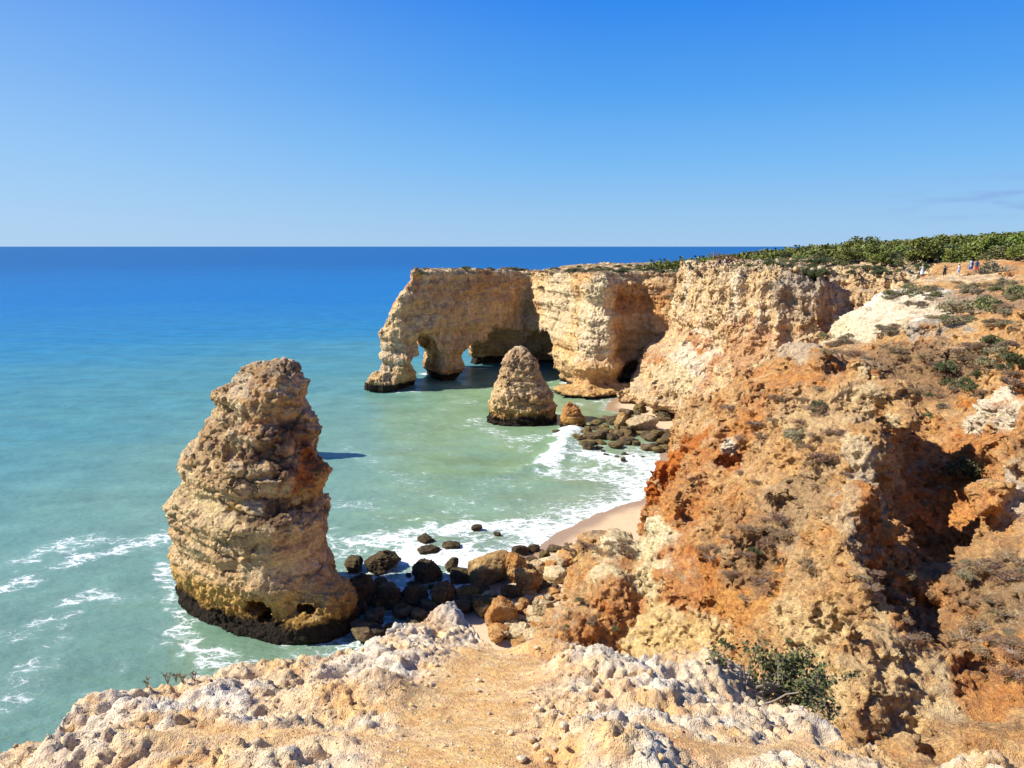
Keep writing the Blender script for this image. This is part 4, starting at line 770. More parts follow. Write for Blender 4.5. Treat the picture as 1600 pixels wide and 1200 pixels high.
BIG = [
 (766,912,84,42,'tan',dict(rough=.5,yaw=.35,tilt=.22,deep=.6,ang=.95),'long tan slab of rock leaning in the surf, darker at its foot'),
 (551,893,38,20,'dark',{},'black weed-covered boulder in white foam, touching the right side of the large stack'),
 (593,894,56,27,'dark',{},'wide black boulder in white foam, second rock right of the large stack'),
 (664,908,50,32,'dark',{},'largest black boulder in the foam midway between the stack and the tan slab'),
 (706,893,22,20,'dark',{},'upright black boulder alone in foam just left of the tan slab'),
 (719,911,38,16,'dark',{},'low dark boulder at the left foot of the leaning tan slab'),
 (663,851,30,12,'dark',{},'oval dark rock farthest out of the three flat ones in the foam'),
 (670,867,37,11,'dark',{},'flat dark rock nearest the viewer among three flat ones in the foam'),
 (704,860,31,12,'dark',{},'flat dark rock with greenish top, rightmost of three in the foam'),
 (744,830,19,8,'dark',{},'small dark rock breaking the water furthest from the beach boulders'),
 (777,838,11,6,'dark',{},'tiny dark rock in shallow foam left of the sand'),
 (812,868,28,14,'dark',{},'dark boulder at the edge of the wet sand, beyond the tan slab'),
 (835,863,20,12,'dark',{},'dark boulder touching the wet sand beside a similar one on its left'),
 (867,865,25,10,'brown',{},'low brown rock on the sand, left one of a touching pair'),
 (884,864,17,9,'brown',{},'low brown rock on the sand, right one of a touching pair'),
 (831,882,18,12,'brown',{},'dark brown boulder between the tan slab and the yellow block'),
 (852,880,26,18,'olive',{},'olive brown boulder on the sand behind the yellow block'),
 (806,912,46,46,'orange',dict(ang=.85),'tall orange boulder with a dark red stain beside the tan slab'),
 (842,902,28,24,'pale',{},'pale yellow block with a flat top behind the orange boulders'),
 (830,936,46,42,'orange',{},'rounded orange boulder behind the one nearest the ledge'),
 (872,888,34,14,'brown',{},'dark wedge of rock below the shrub-topped block'),
 (800,948,36,34,'brown',dict(weed=.2),'brown pointed boulder in half shadow left of the rounded orange one'),
 (782,984,56,46,'orange',dict(z=.4,ang=.98,rough=.55),'large angular orange boulder just beyond the ledge'),
 (776,998,18,16,'orange',dict(z=.4),'small pale orange stone below the large angular boulder'),
 (820,1000,30,26,'pale',dict(z=.5),'pale broken stone right of the angular orange boulder'),
 (850,975,34,34,'pale',dict(z=.5),'cream block leaning on the rubble slope'),
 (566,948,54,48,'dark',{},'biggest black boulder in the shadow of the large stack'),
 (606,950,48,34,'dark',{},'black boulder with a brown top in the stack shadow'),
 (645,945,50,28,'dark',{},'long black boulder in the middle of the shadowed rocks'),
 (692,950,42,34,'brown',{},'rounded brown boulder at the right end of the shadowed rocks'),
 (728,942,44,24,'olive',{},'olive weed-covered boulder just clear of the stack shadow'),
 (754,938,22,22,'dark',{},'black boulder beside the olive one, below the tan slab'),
 (757,966,40,30,'olive',{},'olive rock half hidden by the tip of the ledge'),
 (1006,678,50,25,'pale',dict(ang=.95,deep=.7,tilt=-.12),'long pale slab on top of the dark rock pile below the middle cliff'),
 (971,674,24,28,'tan',dict(ang=.9),'pointed tan boulder standing beside the pale slab'),
 (981,656,24,16,'brown',{},'dark wedge boulder behind the pointed tan one'),
 (1000,647,26,14,'olive',{},'olive boulder on the small beach by the middle cliff'),
 (1031,650,26,14,'brown',{},'flat brown boulder touching the middle cliff'),
 (903,690,15,12,'olive',{},'olive boulder nearest the breaking wave'),
 (919,680,16,14,'olive',{},'rounded olive boulder at the left end of the dark rock pile'),
 (940,660,22,6,'dark',{},'low black rock in the shadow of the small orange pointed rock'),
 (869,677,11,5,'brown',{},'lone brown rock in foam left of the rock pile'),
 (920,703,22,14,'dark',{},'cluster-edge black boulder where the breaker hits the rock pile'),
 (974,721,11,5,'dark',{},'lone dark rock in the foam below the rock pile'),
]
for i, (x, y, w_, h_, kd, kw, lb) in enumerate(BIG): put_boulder(x, y, w_, h_, 'boulder', lb, seed=i * 7 + 3, kind=kd, n=26 if w_ > 30 else 16, **kw)
def inpoly(px, py, poly): return polysd(np.array([float(px)]), np.array([float(py)]), poly)[0] < 0
random.seed(11); protos = {}
def small_boulders(poly, n, wr, kinds, name, label, group, z=0., seed=500, zlift=None):
    k = 0; x0 = min(q[0] for q in poly); x1 = max(q[0] for q in poly); y0 = min(q[1] for q in poly); y1 = max(q[1] for q in poly)
    while k < n:
        x, y = random.uniform(x0, x1), random.uniform(y0, y1)
        if not inpoly(x, y, poly): continue
        kd = random.choice(kinds); key = (kd, random.randrange(4))
        if key not in protos:
            pal = {'dark': (DARK, DK2), 'brown': (np.array((.15, .105, .055)), np.array((.24, .17, .09))), 'olive': (np.array((.17, .125, .05)), np.array((.26, .19, .08))), 'orange': (np.array((.58, .29, .10)), np.array((.66, .42, .19))), 'pale': (np.array((.60, .45, .24)), np.array((.70, .55, .33)))}[kd]
            V, F, c = boulder_mesh(900 + key[1] * 13 + len(kd), (1.2, 1.0, .85), .95, 12, pal[0], pal[1]); protos[key] = mesh('boulder', V, F, M_bould, c, link=False)
        o = protos[key].copy(); o.name = name; col.objects.link(o); p = PZ(x, y, z); s_ = random.uniform(*wr)
        o.location = (p[0], p[1], z - .22 * s_ + (zlift(x, y) if zlift else 0)); o.scale = (s_ * random.uniform(.8, 1.25), s_, s_ * random.uniform(.45, .95)); o.rotation_euler = (0, 0, random.uniform(0, 6.28)); xa = (x - x0) / (x1 - x0); wh = 'at its left end' if xa < .34 else 'in its middle' if xa < .67 else 'at its right end'; sz_ = 'smaller' if s_ < (wr[0] + wr[1]) / 2 else 'larger'
        tag(o, '%s, %s, %s' % (label, sz_, {'at its left end': 'left end', 'in its middle': 'middle', 'at its right end': 'right end'}[wh]), 'boulder', '%s, %s ones %s' % (group, sz_, wh)); k += 1
small_boulders([(903,692),(925,664),(955,655),(1040,650),(1048,708),(1000,706),(930,702)], 85, (.9, 2.1), ['brown', 'dark', 'olive', 'brown'], 'boulder', 'small weed-brown boulder in the heap under the middle cliff', 'boulders heaped under the middle cliff', zlift=lambda x, y: .55 * random.random() * min(1, max(0, (x - 915) / 60)))
small_boulders([(930,704),(1000,706),(1010,716),(960,716)], 9, (.35, .7), ['dark'], 'boulder', 'tiny dark stone awash in foam below the rock heap', 'stones awash below the rock heap')
small_boulders([(610,895),(700,905),(735,930),(640,922)], 16, (.35, .8), ['dark'], 'boulder', 'small black stone awash between the shadowed boulders and the foam', 'stones awash by the shadowed boulders')
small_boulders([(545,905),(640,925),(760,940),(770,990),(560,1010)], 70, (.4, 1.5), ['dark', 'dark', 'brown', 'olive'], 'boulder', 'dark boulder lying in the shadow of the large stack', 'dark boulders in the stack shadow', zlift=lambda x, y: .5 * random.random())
small_boulders([(740,930),(830,925),(870,960),(830,1000),(770,1000)], 60, (.4, 1.4), ['orange', 'pale', 'orange', 'brown', 'orange'], 'boulder', 'small ochre stone among the fallen blocks beyond the ledge', 'small fallen stones beyond the ledge', z=.45)
small_boulders([(770, 950), (830, 930), (865, 975), (850, 1015), (770, 1010)], 45, (.6, 1.7), ['orange', 'pale', 'orange'], 'boulder', 'angular ochre block in the rubble at the foot of the orange spur', 'rubble at the foot of the orange spur', z=.4, zlift=lambda x, y: .5 * random.random())
small_boulders([(815, 878), (885, 872), (885, 940), (835, 940)], 26, (.7, 2.0), ['orange', 'pale', 'brown'], 'boulder', 'fallen block lying on the sand below the orange spur', 'fallen blocks on the sand', z=.45)

# ------------------------------------------------------------------ plants
def leaves(r_, C_, size, flat=.0, asp=1.7, bend=True):
    """many small pointed leaves, one folded quad pair each, at the points C_"""
    n = len(C_); a = r_.normal(size=(n, 3)); a /= np.linalg.norm(a, axis=1)[:, None]; b = np.cross(a, r_.normal(size=(n, 3))); b /= np.linalg.norm(b, axis=1)[:, None]
    s = size * r_.uniform(.6, 1.3, (n, 1)); A = a * s * asp * .5; B = b * s * .5
    V = np.stack([C_ - A, C_ - B * .9, C_ + A, C_ + B * .9], 1).reshape(-1, 3); return V, np.arange(4 * n).reshape(n, 4)
def tube(pts_, rads, k=5):
    pts_ = np.array(pts_, float); V = []; F = []
    for i, p in enumerate(pts_):
        d = pts_[min(i + 1, len(pts_) - 1)] - pts_[max(i - 1, 0)]; d /= np.linalg.norm(d) + 1e-9; u = np.cross(d, (.3, .1, 1) if abs(d[2]) < .9 else (1, 0, 0)); u /= np.linalg.norm(u); v = np.cross(d, u)
        for j in range(k): a = j * 2 * math.pi / k; V.append(p + (u * math.cos(a) + v * math.sin(a)) * rads[i])
    for i in range(len(pts_) - 1):
        for j in range(k): F.append((i * k + j, i * k + (j + 1) % k, (i + 1) * k + (j + 1) % k, (i + 1) * k + j))
    return np.array(V), np.array(F)
def joinm(parts):
    V = []; F = []; k = 0
    for v, f in parts: V.append(v); F.append(f + k); k += len(v)
    return np.concatenate(V), np.concatenate(F)
def crown_pts(r_, n, shape, clumps, cr):
    """points clustered in clumps spread over a dome"""
    cs = []
    while len(cs) < clumps:
        p = r_.uniform(-1, 1, 3); p[2] = abs(p[2])
        if .35 < np.linalg.norm(p) < 1: cs.append(p * shape)
    cs = np.array(cs); k = r_.integers(0, clumps, n); q = r_.normal(size=(n, 3)); q /= np.linalg.norm(q, axis=1)[:, None]; q *= (r_.uniform(.3, 1, (n, 1)) ** .5)
    return cs[k] + q * cr * r_.uniform(.7, 1.2, clumps)[k][:, None] * np.array((1, 1, .8))
L_pine = leafmat('pine_foliage', (.215, .24, .045), (.12, .16, .035)); L_olive = leafmat('heath_foliage', (.19, .19, .065), (.11, .12, .045)); L_dark = leafmat('lentisk_foliage', (.055, .075, .028), (.095, .11, .038)); L_dry = leafmat('dry_twigs', (.31, .195, .095), (.21, .13, .07), .3); L_grey = leafmat('grey_heath', (.27, .225, .13), (.20, .165, .09))
M_bark = plain('bark', (.16, .12, .085), .9, .25, 12); M_twig = plain('grey_twig', (.30, .25, .20), .85, .25, 30)
def tree_proto(seed, w_, h_, n, lm, ls=.30):
    r_ = np.random.default_rng(seed); root = empty('pine_tree', (0, 0, -500))
    parts = [tube([(0, 0, -.3), (.05, .02, h_ * .25), (.1, .05, h_ * .6)], [.14, .11, .05])]
    for k in range(4):
        a = r_.uniform(0, 6.28); parts.append(tube([(.05, .02, h_ * .25 + .1 * k), (math.cos(a) * w_ * .3, math.sin(a) * w_ * .3, h_ * (.45 + .06 * k))], [.06, .03], 4))
    V, F = joinm(parts); mesh('trunk', V, F, M_bark, parent=root)
    n = int(n * 1.6); ls = ls * .78; C_ = crown_pts(r_, n, np.array((w_ * .5, w_ * .5, h_ * .62)), 26, w_ * .17); C_[:, 2] += h_ * .25
    V, F = leaves(r_, C_, ls, asp=1.4); mesh('crown', V, F, lm, parent=root, smooth_shade=False); return root
tp = [tree_proto(1, 4.6, 3.9, 1500, L_pine), tree_proto(2, 5.4, 4.4, 1700, L_pine), tree_proto(3, 3.8, 3.4, 1200, L_pine), tree_proto(4, 3.6, 2.6, 1100, L_olive), tree_proto(5, 4.4, 2.6, 1200, L_dark)]
PATHX = lambda y: 49 + (y - 95) * 1.1
cand = []
random.seed(5); hr = np.random.default_rng(5)
xs_ = hr.uniform(36, 420, 18000); ys_ = hr.uniform(100, 520, 18000)
dC = polysd(xs_, ys_, COAST)
fwd = xs_ / ys_ < .80
edge = dC < np.where(ys_ > 190, -1.5, -6)
near_ok = (ys_ > 124 + .0 * xs_) | (xs_ > 62 + 0 * ys_); near_ok = (xs_ > 55) | (ys_ > 120); near_ok &= ~((ys_ < 105) & (xs_ < 76)); near_ok &= ~((xs_ < 52) & (ys_ < 170))
keep = fwd & edge & near_ok; xs_ = xs_[keep]; ys_ = ys_[keep]; order = np.argsort(np.hypot(xs_, ys_)); xs_, ys_ = xs_[order], ys_[order]
sel = []; cells = {}
for x, y in zip(xs_, ys_):
    g = 3.0; i, j = int(x / g), int(y / g)
    if any((abs(x - a) ** 2 + (y - b) ** 2) < g * g * .8 for di in (-1, 0, 1) for dj in (-1, 0, 1) for a, b in cells.get((i + di, j + dj), ())): continue
    cells.setdefault((i, j), []).append((x, y)); sel.append((x, y))
sel.sort(key=lambda q: math.hypot(*q)); zs = TT(np.array([q[0] for q in sel]), np.array([q[1] for q in sel])) - .35
nz1 = fbm(np.array([(x * .02, y * .02, 0) for x, y in sel], np.float32), 2, 801)
used = set()
for k in range(min(285, len(sel))):
    x, y = sel[k]; t = 0 if k < 0 else (random.choice([3, 4, 4, 3, 2]) if (nz1[k] > .12 or y < 132 or x < 80) else random.choice([0, 1, 2, 0, 1, 2, 3, 4]))
    o = tp[t] if t not in used else copy_tree(tp[t]); used.add(t); s_ = random.uniform(.62, 1.5) ** 1.15 * ((.45 if x < 66 else .75) if t >= 3 else 1)
    o.location = (x, y, max(zs[k], HL(x, y), ML(x, y)) - .15); o.rotation_euler = (0, 0, random.uniform(0, 6.28)); o.scale = (s_ * 1.12, s_ * 1.12, s_ * random.uniform(.7, 1.0))
    lb, g = [('bushy yellow-green pine in the wood on the hillside', 'pines of the hillside wood'), ('bushy yellow-green pine in the wood on the hillside', 'pines of the hillside wood'), ('bushy yellow-green pine in the wood on the hillside', 'pines of the hillside wood'), ('olive green juniper bush in the wood', 'junipers at the edge of the wood'), ('dark green rounded bush in the wood', 'dark bushes at the edge of the wood')][t]
    if t >= 3: o.name = 'juniper_bush' if t == 3 else 'dark_bush'
    br_ = x / y; wh = 'towards its seaward end' if br_ < .42 else 'in its middle part' if br_ < .56 else 'towards the right edge'; dp_ = 'front' if math.hypot(x, y) < 165 else 'back'
    tag(o, lb.replace(' on the hillside', '') + ', %s rows, %s' % (dp_, wh), 'tree' if t < 3 else 'bush', g + ', %s, %s' % (dp_, wh))
# the far part of the wood reads as one mass
rest = list(range(285, len(sel))); r_ = np.random.default_rng(9)
base = crown_pts(r_, 170, np.array((2.6, 2.6, 2.4)), 14, .95); LVs = []
Cs = []
for k in rest:
    x, y = sel[k]; a = r_.uniform(0, 6.28); s_ = r_.uniform(.8, 1.35); b = base[r_.integers(0, 170, 150)] * s_; c_, s2 = math.cos(a), math.sin(a)
    Cs.append(np.stack([b[:, 0] * c_ - b[:, 1] * s2 + x, b[:, 0] * s2 + b[:, 1] * c_ + y, b[:, 2] + zs[k] + .3], 1))
V, F = leaves(r_, np.concatenate(Cs), .72, asp=1.3); tag(mesh('far_wood', V, F, L_pine, smooth_shade=False), kind='stuff', label='far part of the pine wood covering the hill')

# ------------------------------------------------------------------ shrubs on the slopes
def shrub_proto(name, seed, n, lm, ls, clumps=9, cr=.3, sq=.6, twigs=14, asp=1.7):
    r_ = np.random.default_rng(seed); root = empty(name, (0, 0, -500)); parts = []
    for k in range(twigs):
        a = r_.uniform(0, 6.28); rr = r_.uniform(.3, .85); e = np.array((math.cos(a) * rr, math.sin(a) * rr, sq * r_.uniform(.5, 1))); m = e * .5 + r_.normal(size=3) * .06
        parts.append(tube([(0, 0, -.1), m, e], [.03, .018, .006], 4))
    V, F = joinm(parts); mesh('twigs', V, F, M_twig, parent=root)
    C_ = crown_pts(r_, n, np.array((.8, .8, sq)), clumps, cr); V, F = leaves(r_, C_, ls, asp=asp); mesh('foliage', V, F, lm, parent=root, smooth_shade=False); return root
SH = {'dry': [shrub_proto('dry_shrub', 31 + k, 900, L_dry, .045, 12, .28, .5, 30, 4.) for k in range(2)], 'dark': [shrub_proto('dark_shrub', 41 + k, 1500, L_dark, .075, 14, .32, .65) for k in range(2)],
      'green': [shrub_proto('green_shrub', 51 + k, 1400, L_olive, .07, 12, .3, .6) for k in range(2)], 'grey': [shrub_proto('grey_shrub', 61 + k, 1300, L_grey, .055, 12, .3, .45, 24, 3.) for k in range(2)]}
usedp = set()
def shrub(kind, pos, size, label, group=None, sq=1.):
    for lk in ((AL, ML) if pos[1] > 99 else ()):
        if group and 'rim of the middle' in group and pos[0] < 42.5 and pos[1] < 146: pos = (pos[0] + 11, pos[1] + 6, pos[2])
        z_ = lk(pos[0], pos[1])
        if z_ > 15: pos = (pos[0], pos[1], z_); break
    p = random.choice(SH[kind]); o = p if p.name not in usedp else copy_tree(p); usedp.add(p.name); usedp.add(o.name)
    o.location = (pos[0], pos[1], pos[2] - .06 * size); s_ = size / 2; o.scale = (s_ * random.uniform(.9, 1.15), s_, s_ * sq); o.rotation_euler = (0, 0, random.uniform(0, 6.28)); tag(o, label, 'shrub', group); return o
random.seed(21)
NAMED = [('dark', 1280, 635, 30, 1., 'round dark bush standing alone in the middle of the near slope'), ('dry', 1155, 700, 26, .8, 'brown dry bush above the pale scar on the near slope'), ('grey', 1245, 690, 50, .7, 'grey bush just left of the pale crest of the headland'), ('dry', 1290, 720, 60, .7, 'large dry bush against the pale crest'),
  ('dark', 1505, 740, 80, .9, 'large black-green bush in the shaded ravine'), ('dark', 1265, 480, 60, 1.2, 'dense dark bush filling the hollow at the right end of the middle cliff'), ('grey', 1208, 545, 34, .9, 'round grey-green bush at the foot of the middle cliff'),
  ('green', 1432, 455, 42, .8, 'green bush on the slope below the walkers'), ('grey', 1500, 480, 62, .8, 'wide grey-green bush left of the path'), ('green', 1545, 478, 54, .9, 'green bush right of the grey one by the path'), ('green', 1590, 462, 60, .9, 'green bush at the right edge above the bare slope'), ('dark', 1393, 440, 44, 1.1, 'dark bush at the cliff edge left of the walkers'),
  ('green', 1390, 460, 26, .7, 'small green bush under the dark one at the cliff edge'), ('green', 1295, 525, 34, .4, 'low green strip of plants on the pale slope'), ('dark', 1180, 860, 30, .6, 'dark dry bush low on the near slope'), ('green', 1440, 775, 24, .7, 'small bush on the lit rock in the ravine'), ('grey', 1560, 425, 60, 1.1, 'tall grey-green bush right of the walkers')]
for kd, px, py, wpx, sq, lb in NAMED:
    h_ = hit(px, py)
    if h_ is None: continue
    shrub(kd, h_, wpx * h_[1] / FPX * 1.15, lb, None, sq)
ZONES = [([(1130, 640), (1290, 600), (1330, 760), (1150, 760)], 20, ['dry'], (.6, 1.5), 'upper slope left of the pale crest', 'dry shrubs on the upper slope'),
  ([(1060, 820), (1200, 800), (1290, 900), (1150, 960)], 22, ['dry'], (.5, 1.3), 'middle of the near slope', 'dry shrubs on the middle slope'),
  ([(1480, 880), (1600, 860), (1600, 1060), (1500, 1020)], 30, ['dry', 'dry', 'dry', 'grey'], (.5, 1.3), 'spur right of the ravine', 'dry shrubs on the right-hand spur'),
  ([(1340, 880), (1420, 900), (1440, 1010), (1360, 990)], 12, ['dry'], (.4, .9), 'broken rock below the crest', 'dry shrubs below the crest'),
  ([(1390, 560), (1600, 520), (1600, 640), (1430, 640)], 46, ['dry', 'dry', 'grey', 'dark'], (.7, 1.8), 'brown bank behind the crest', 'shrubs on the bank behind the crest'),
  ([(1260, 535), (1400, 500), (1420, 560), (1290, 575)], 20, ['dry', 'grey'], (.8, 1.7), 'saddle behind the near headland', 'shrubs on the saddle'),
  ([(1420, 445), (1600, 435), (1600, 520), (1460, 500)], 48, ['dry', 'grey', 'green', 'grey'], (.8, 2.0), 'heath below the path', 'shrubs of the heath below the path'),
  ([(1350, 430), (1440, 445), (1420, 480), (1370, 470)], 10, ['grey', 'green'], (.8, 1.6), 'edge of the white slope', 'shrubs beside the white slope'),
  ([(880, 850), (985, 840), (985, 870), (890, 880)], 16, ['dry'], (.5, 1.0), 'flat-topped block above the sand', 'dry shrubs on the flat-topped block'),
  ([(870, 930), (970, 930), (970, 990), (880, 1000)], 8, ['dry', 'green'], (.3, .7), 'orange spur beyond the ledge', 'shrubs on the orange spur')]
KN = {'dry': 'brown dry', 'grey': 'grey-green', 'green': 'green', 'dark': 'dark green'}
for poly, n, kinds, sz, where, grp in ZONES:
    k = 0; tries = 0
    while k < n and tries < n * 12:
        tries += 1; px = random.uniform(min(q[0] for q in poly), max(q[0] for q in poly)); py = random.uniform(min(q[1] for q in poly), max(q[1] for q in poly))
        if not inpoly(px, py, poly): continue
        h_ = hit(px, py)
        if h_ is None or h_[1] > 108: continue
        kd = random.choice(kinds); shrub(kd, h_, random.uniform(*sz) * 1.35, '%s shrub on the %s' % (KN[kd], where), '%s, %s' % (grp, KN[kd]), random.uniform(.5, .9)); k += 1
# low bushes along the rims of the cliffs, and a few on the stacks' ledges
def along(pts_, n, kinds, sz, jit, where, grp, dz=.0):
    L = [math.dist(a[:2], b[:2]) for a, b in zip(pts_[:-1], pts_[1:])]; T = sum(L)
    for i in range(n):
        t = random.uniform(0, T); j = 0
        while t > L[j] and j < len(L) - 1: t -= L[j]; j += 1
        f = t / L[j]; a, b = pts_[j], pts_[j + 1]; kd = random.choice(kinds)
        shrub(kd, (a[0] + (b[0] - a[0]) * f + random.uniform(-jit, jit) * .4, a[1] + (b[1] - a[1]) * f + random.uniform(0, jit), a[2] + (b[2] - a[2]) * f + dz), random.uniform(*sz), '%s shrub %s' % (KN[kd], where), '%s, %s' % (grp, KN[kd]), random.uniform(.45, .7))
along([(-19, 158, 22.7), (-8, 174, 22.4), (3, 190, 22.2), (10, 170, 22.5), (16, 154, 23)], 34, ['dark', 'dry', 'dark'], (1.6, 3.4), 4, 'on the rim of the arch headland', 'shrubs on the rim of the arch headland')
along([(15, 154, 23), (24, 165, 22.9), (34, 162, 22.9), (42, 176, 22.5)], 46, ['dark', 'dark', 'green'], (2.0, 4.2), 9, 'on the flat top where the arch headland joins the land', 'shrubs where the arch headland joins the land')
along([(8, 200, 21.9), (25, 215, 21.9), (45, 225, 22.2), (55, 250, 22.2)], 36, ['dark', 'dark', 'green'], (2.0, 4.0), 14, 'at the far side of the arch headland', 'shrubs at the far side of the arch headland')
along([(36, 131, 24.1), (42, 124, 24.0), (52, 129, 23.8), (58, 120, 23.4), (66, 110, 23.2), (74, 101, 23.4)], 64, ['dark', 'dark', 'green'], (1.8, 3.8), 6, 'on the rim of the middle cliff', 'shrubs on the rim of the middle cliff')
along([(40, 130, 24), (56, 136, 24), (72, 120, 24), (80, 104, 24)], 90, ['dark', 'green', 'green', 'grey'], (2.0, 4.5), 26, 'on the flat ground behind the middle cliff', 'shrubs behind the middle cliff')
along([P(1240, 470, 119), P(1270, 480, 118), P(1295, 470, 116)], 9, ['dark'], (2.5, 4.0), 2, 'in the hollow of the middle cliff', 'dark bushes in the hollow of the middle cliff')

# ------------------------------------------------------------------ people on the path, railing at the viewpoint
def pm(name, c, rough=.8): return plain(name, c, rough, .04, 6)
SKIN = pm('skin', (.45, .27, .18), .6); P_W = pm('white_cloth', (.78, .77, .74)); P_B = pm('black_cloth', (.02, .02, .022)); P_BL = pm('blue_cloth', (.03, .09, .32)); P_DN = pm('navy_cloth', (.04, .06, .14)); P_LT = pm('pale_blue_cloth', (.45, .55, .66)); HAIR = pm('brown_hair', (.06, .035, .02)); HAIRL = pm('fair_hair', (.32, .22, .11)); P_R = pm('red_cloth', (.5, .06, .04)); P_ST = pm('straw', (.6, .48, .28))
def skinmesh(name, verts, edges, rad, m, parent, sub=1):
    me = bpy.data.meshes.new(name); me.from_pydata(verts, edges, []); o = bpy.data.objects.new(name, me); col.objects.link(o); o.parent = parent
    md = o.modifiers.new('skin', 'SKIN'); md.use_smooth_shade = True
    for v, r in zip(me.skin_vertices[0].data, rad): v.radius = (r, r * .85) if isinstance(r, (int, float)) else r
    me.skin_vertices[0].data[0].use_root = True
    s2 = o.modifiers.new('sub', 'SUBSURF'); s2.levels = sub; s2.render_levels = sub; me.materials.append(m); return o
def lathe(name, prof, m, parent, k=14, ry=.75):
    V = []; F = []
    for z, r in prof:
        for j in range(k): a = j * 2 * math.pi / k; V.append((math.cos(a) * r, math.sin(a) * r * ry, z))
    for i in range(len(prof) - 1):
        for j in range(k): F.append((i * k + j, i * k + (j + 1) % k, (i + 1) * k + (j + 1) % k, (i + 1) * k + j))
    return mesh(name, V, F, m, parent=parent)
def person(pos, h, rz, top, bottom, hair, label, dress=False, arm_up=False, step=.12, hat=None, pack=None, group=None):
    r = empty('person', pos, rz); s = h / 1.75
    hip, sh, hd = .92, 1.42, 1.66
    ra = [(-.23, .02, 1.38), (-.30, .12, 1.18), (-.16, .26, 1.48)] if arm_up else [(-.21, 0, 1.38), (-.27, -.02, 1.12), (-.25, .12, .90)]
    la = [(.21, 0, 1.38), (.27, -.03, 1.12), (.26, .06, .86)]
    v = [(0, 0, hip), (0, -.01, 1.15), (0, 0, sh), (0, .01, 1.53), (0, .02, 1.60), (0, .01, 1.70), (0, 0, 1.745)] + ra + la + [(-.10, 0, .86), (-.11, step, .47), (-.11, step * .9, .09), (-.12, step * .9 + .15, .03)] + [(.10, 0, .86), (.11, -step * .4, .47), (.11, -step, .10), (.12, -step + .13, .03)]
    e = [(0, 1), (1, 2), (2, 3), (3, 4), (4, 5), (5, 6), (2, 7), (7, 8), (8, 9), (2, 10), (10, 11), (11, 12), (0, 13), (13, 14), (14, 15), (15, 16), (0, 17), (17, 18), (18, 19), (19, 20)]
    rad = [.14, .125, .15, .055, .095, .10, .055, .06, .042, .03, .06, .042, .03, .095, .06, .042, .035, .095, .06, .042, .035]
    skinmesh('body', [tuple(q * s for q in p) for p in v], e, [q * s for q in rad], SKIN, r)
    S = lambda pr: [(z * s, q * s) for z, q in pr]
    if dress: lathe('dress', S([(.55, .27), (.75, .23), (.95, .19), (1.15, .155), (1.35, .20), (1.46, .15), (1.5, .07)]), top, r)
    else:
        lathe('shirt', S([(.86, .185), (1.0, .175), (1.15, .17), (1.35, .215), (1.45, .17), (1.51, .075)]), top, r)
        for sx_, st in ((-1, step), (1, -step * .4)):
            o = lathe('trouser_leg', S([(.50, .085), (.70, .10), (.88, .115), (.98, .09)]), bottom, r, 10, 1.); o.location = (sx_ * .095 * s, st * .4, 0)
    o = lathe('hair', S([(1.56, .03), (1.58, .112), (1.68, .125), (1.76, .10), (1.80, .03)]), hair, r, 12, 1.); o.location = (0, -.035 * s, 0)
    if hat: lathe('hat', S([(1.74, .21), (1.75, .12), (1.83, .10), (1.86, .02)]), hat, r, 14, 1.)
    if pack:
        pv, pf, pc = boulder_mesh(3, (.30 * s, .2 * s, .46 * s), .4, 8, (.1, .1, .1), (.1, .1, .1), rough=.1); o = mesh('backpack', pv, pf, pack, parent=r); o.location = (0, -.22 * s, 1.02 * s)
    tag(r, label, 'person', group); return r
def feet(px, py, Yd):
    h_ = hit(px, py); return h_ if h_ is not None and abs(h_[1] - Yd) < 16 else P(px, py, Yd)
for px, py, hp, kw in [(1440, 436.5, 22.5, dict(rz=.4, top=P_W, bottom=P_W, hair=HAIRL, label='person in a white sleeveless dress with one hand raised to the face', dress=True, arm_up=True)),
    (1475, 437, 20.5, dict(rz=2.9, top=P_B, bottom=P_B, hair=HAIR, label='person in black shirt and shorts on the path', step=.16)),
    (1497, 432, 19.5, dict(rz=.2, top=P_W, bottom=P_LT, hair=HAIRL, label='person in white top with a pale sun hat', hat=P_ST)),
    (1516, 429, 23.5, dict(rz=.1, top=P_LT, bottom=P_BL, hair=HAIR, label='person in pale blue shirt and bright blue shorts carrying a grey backpack', pack=P_DN, step=.2)),
    (1525, 429, 22.5, dict(rz=-.3, top=P_DN, bottom=P_R, hair=HAIR, label='person in navy top and reddish shorts beside the one in blue shorts', arm_up=True))]:
    f_ = feet(px, py, 96); person((f_[0], f_[1], f_[2]), hp * f_[1] / FPX, **kw)
VP = []
for i, (px, tp_, lb) in enumerate([(1124, P_B, 'person in black leaning at the left end of the cliff-top railing'), (1130, P_W, 'person in white at the cliff-top railing'), (1135, P_LT, 'person in pale blue at the middle of the cliff-top railing'), (1142, P_R, 'person in red behind the cliff-top railing')]):
    q = P(px, 418, 139 + .6 * (i % 2)); person((q[0], q[1], ML(q[0], q[1]) if ML(q[0], q[1]) > 20 else 24.15), 1.68 + .05 * (i % 3), random.uniform(-.6, .6) + 3.1 * (i % 2), tp_, P_DN, HAIR, lb)
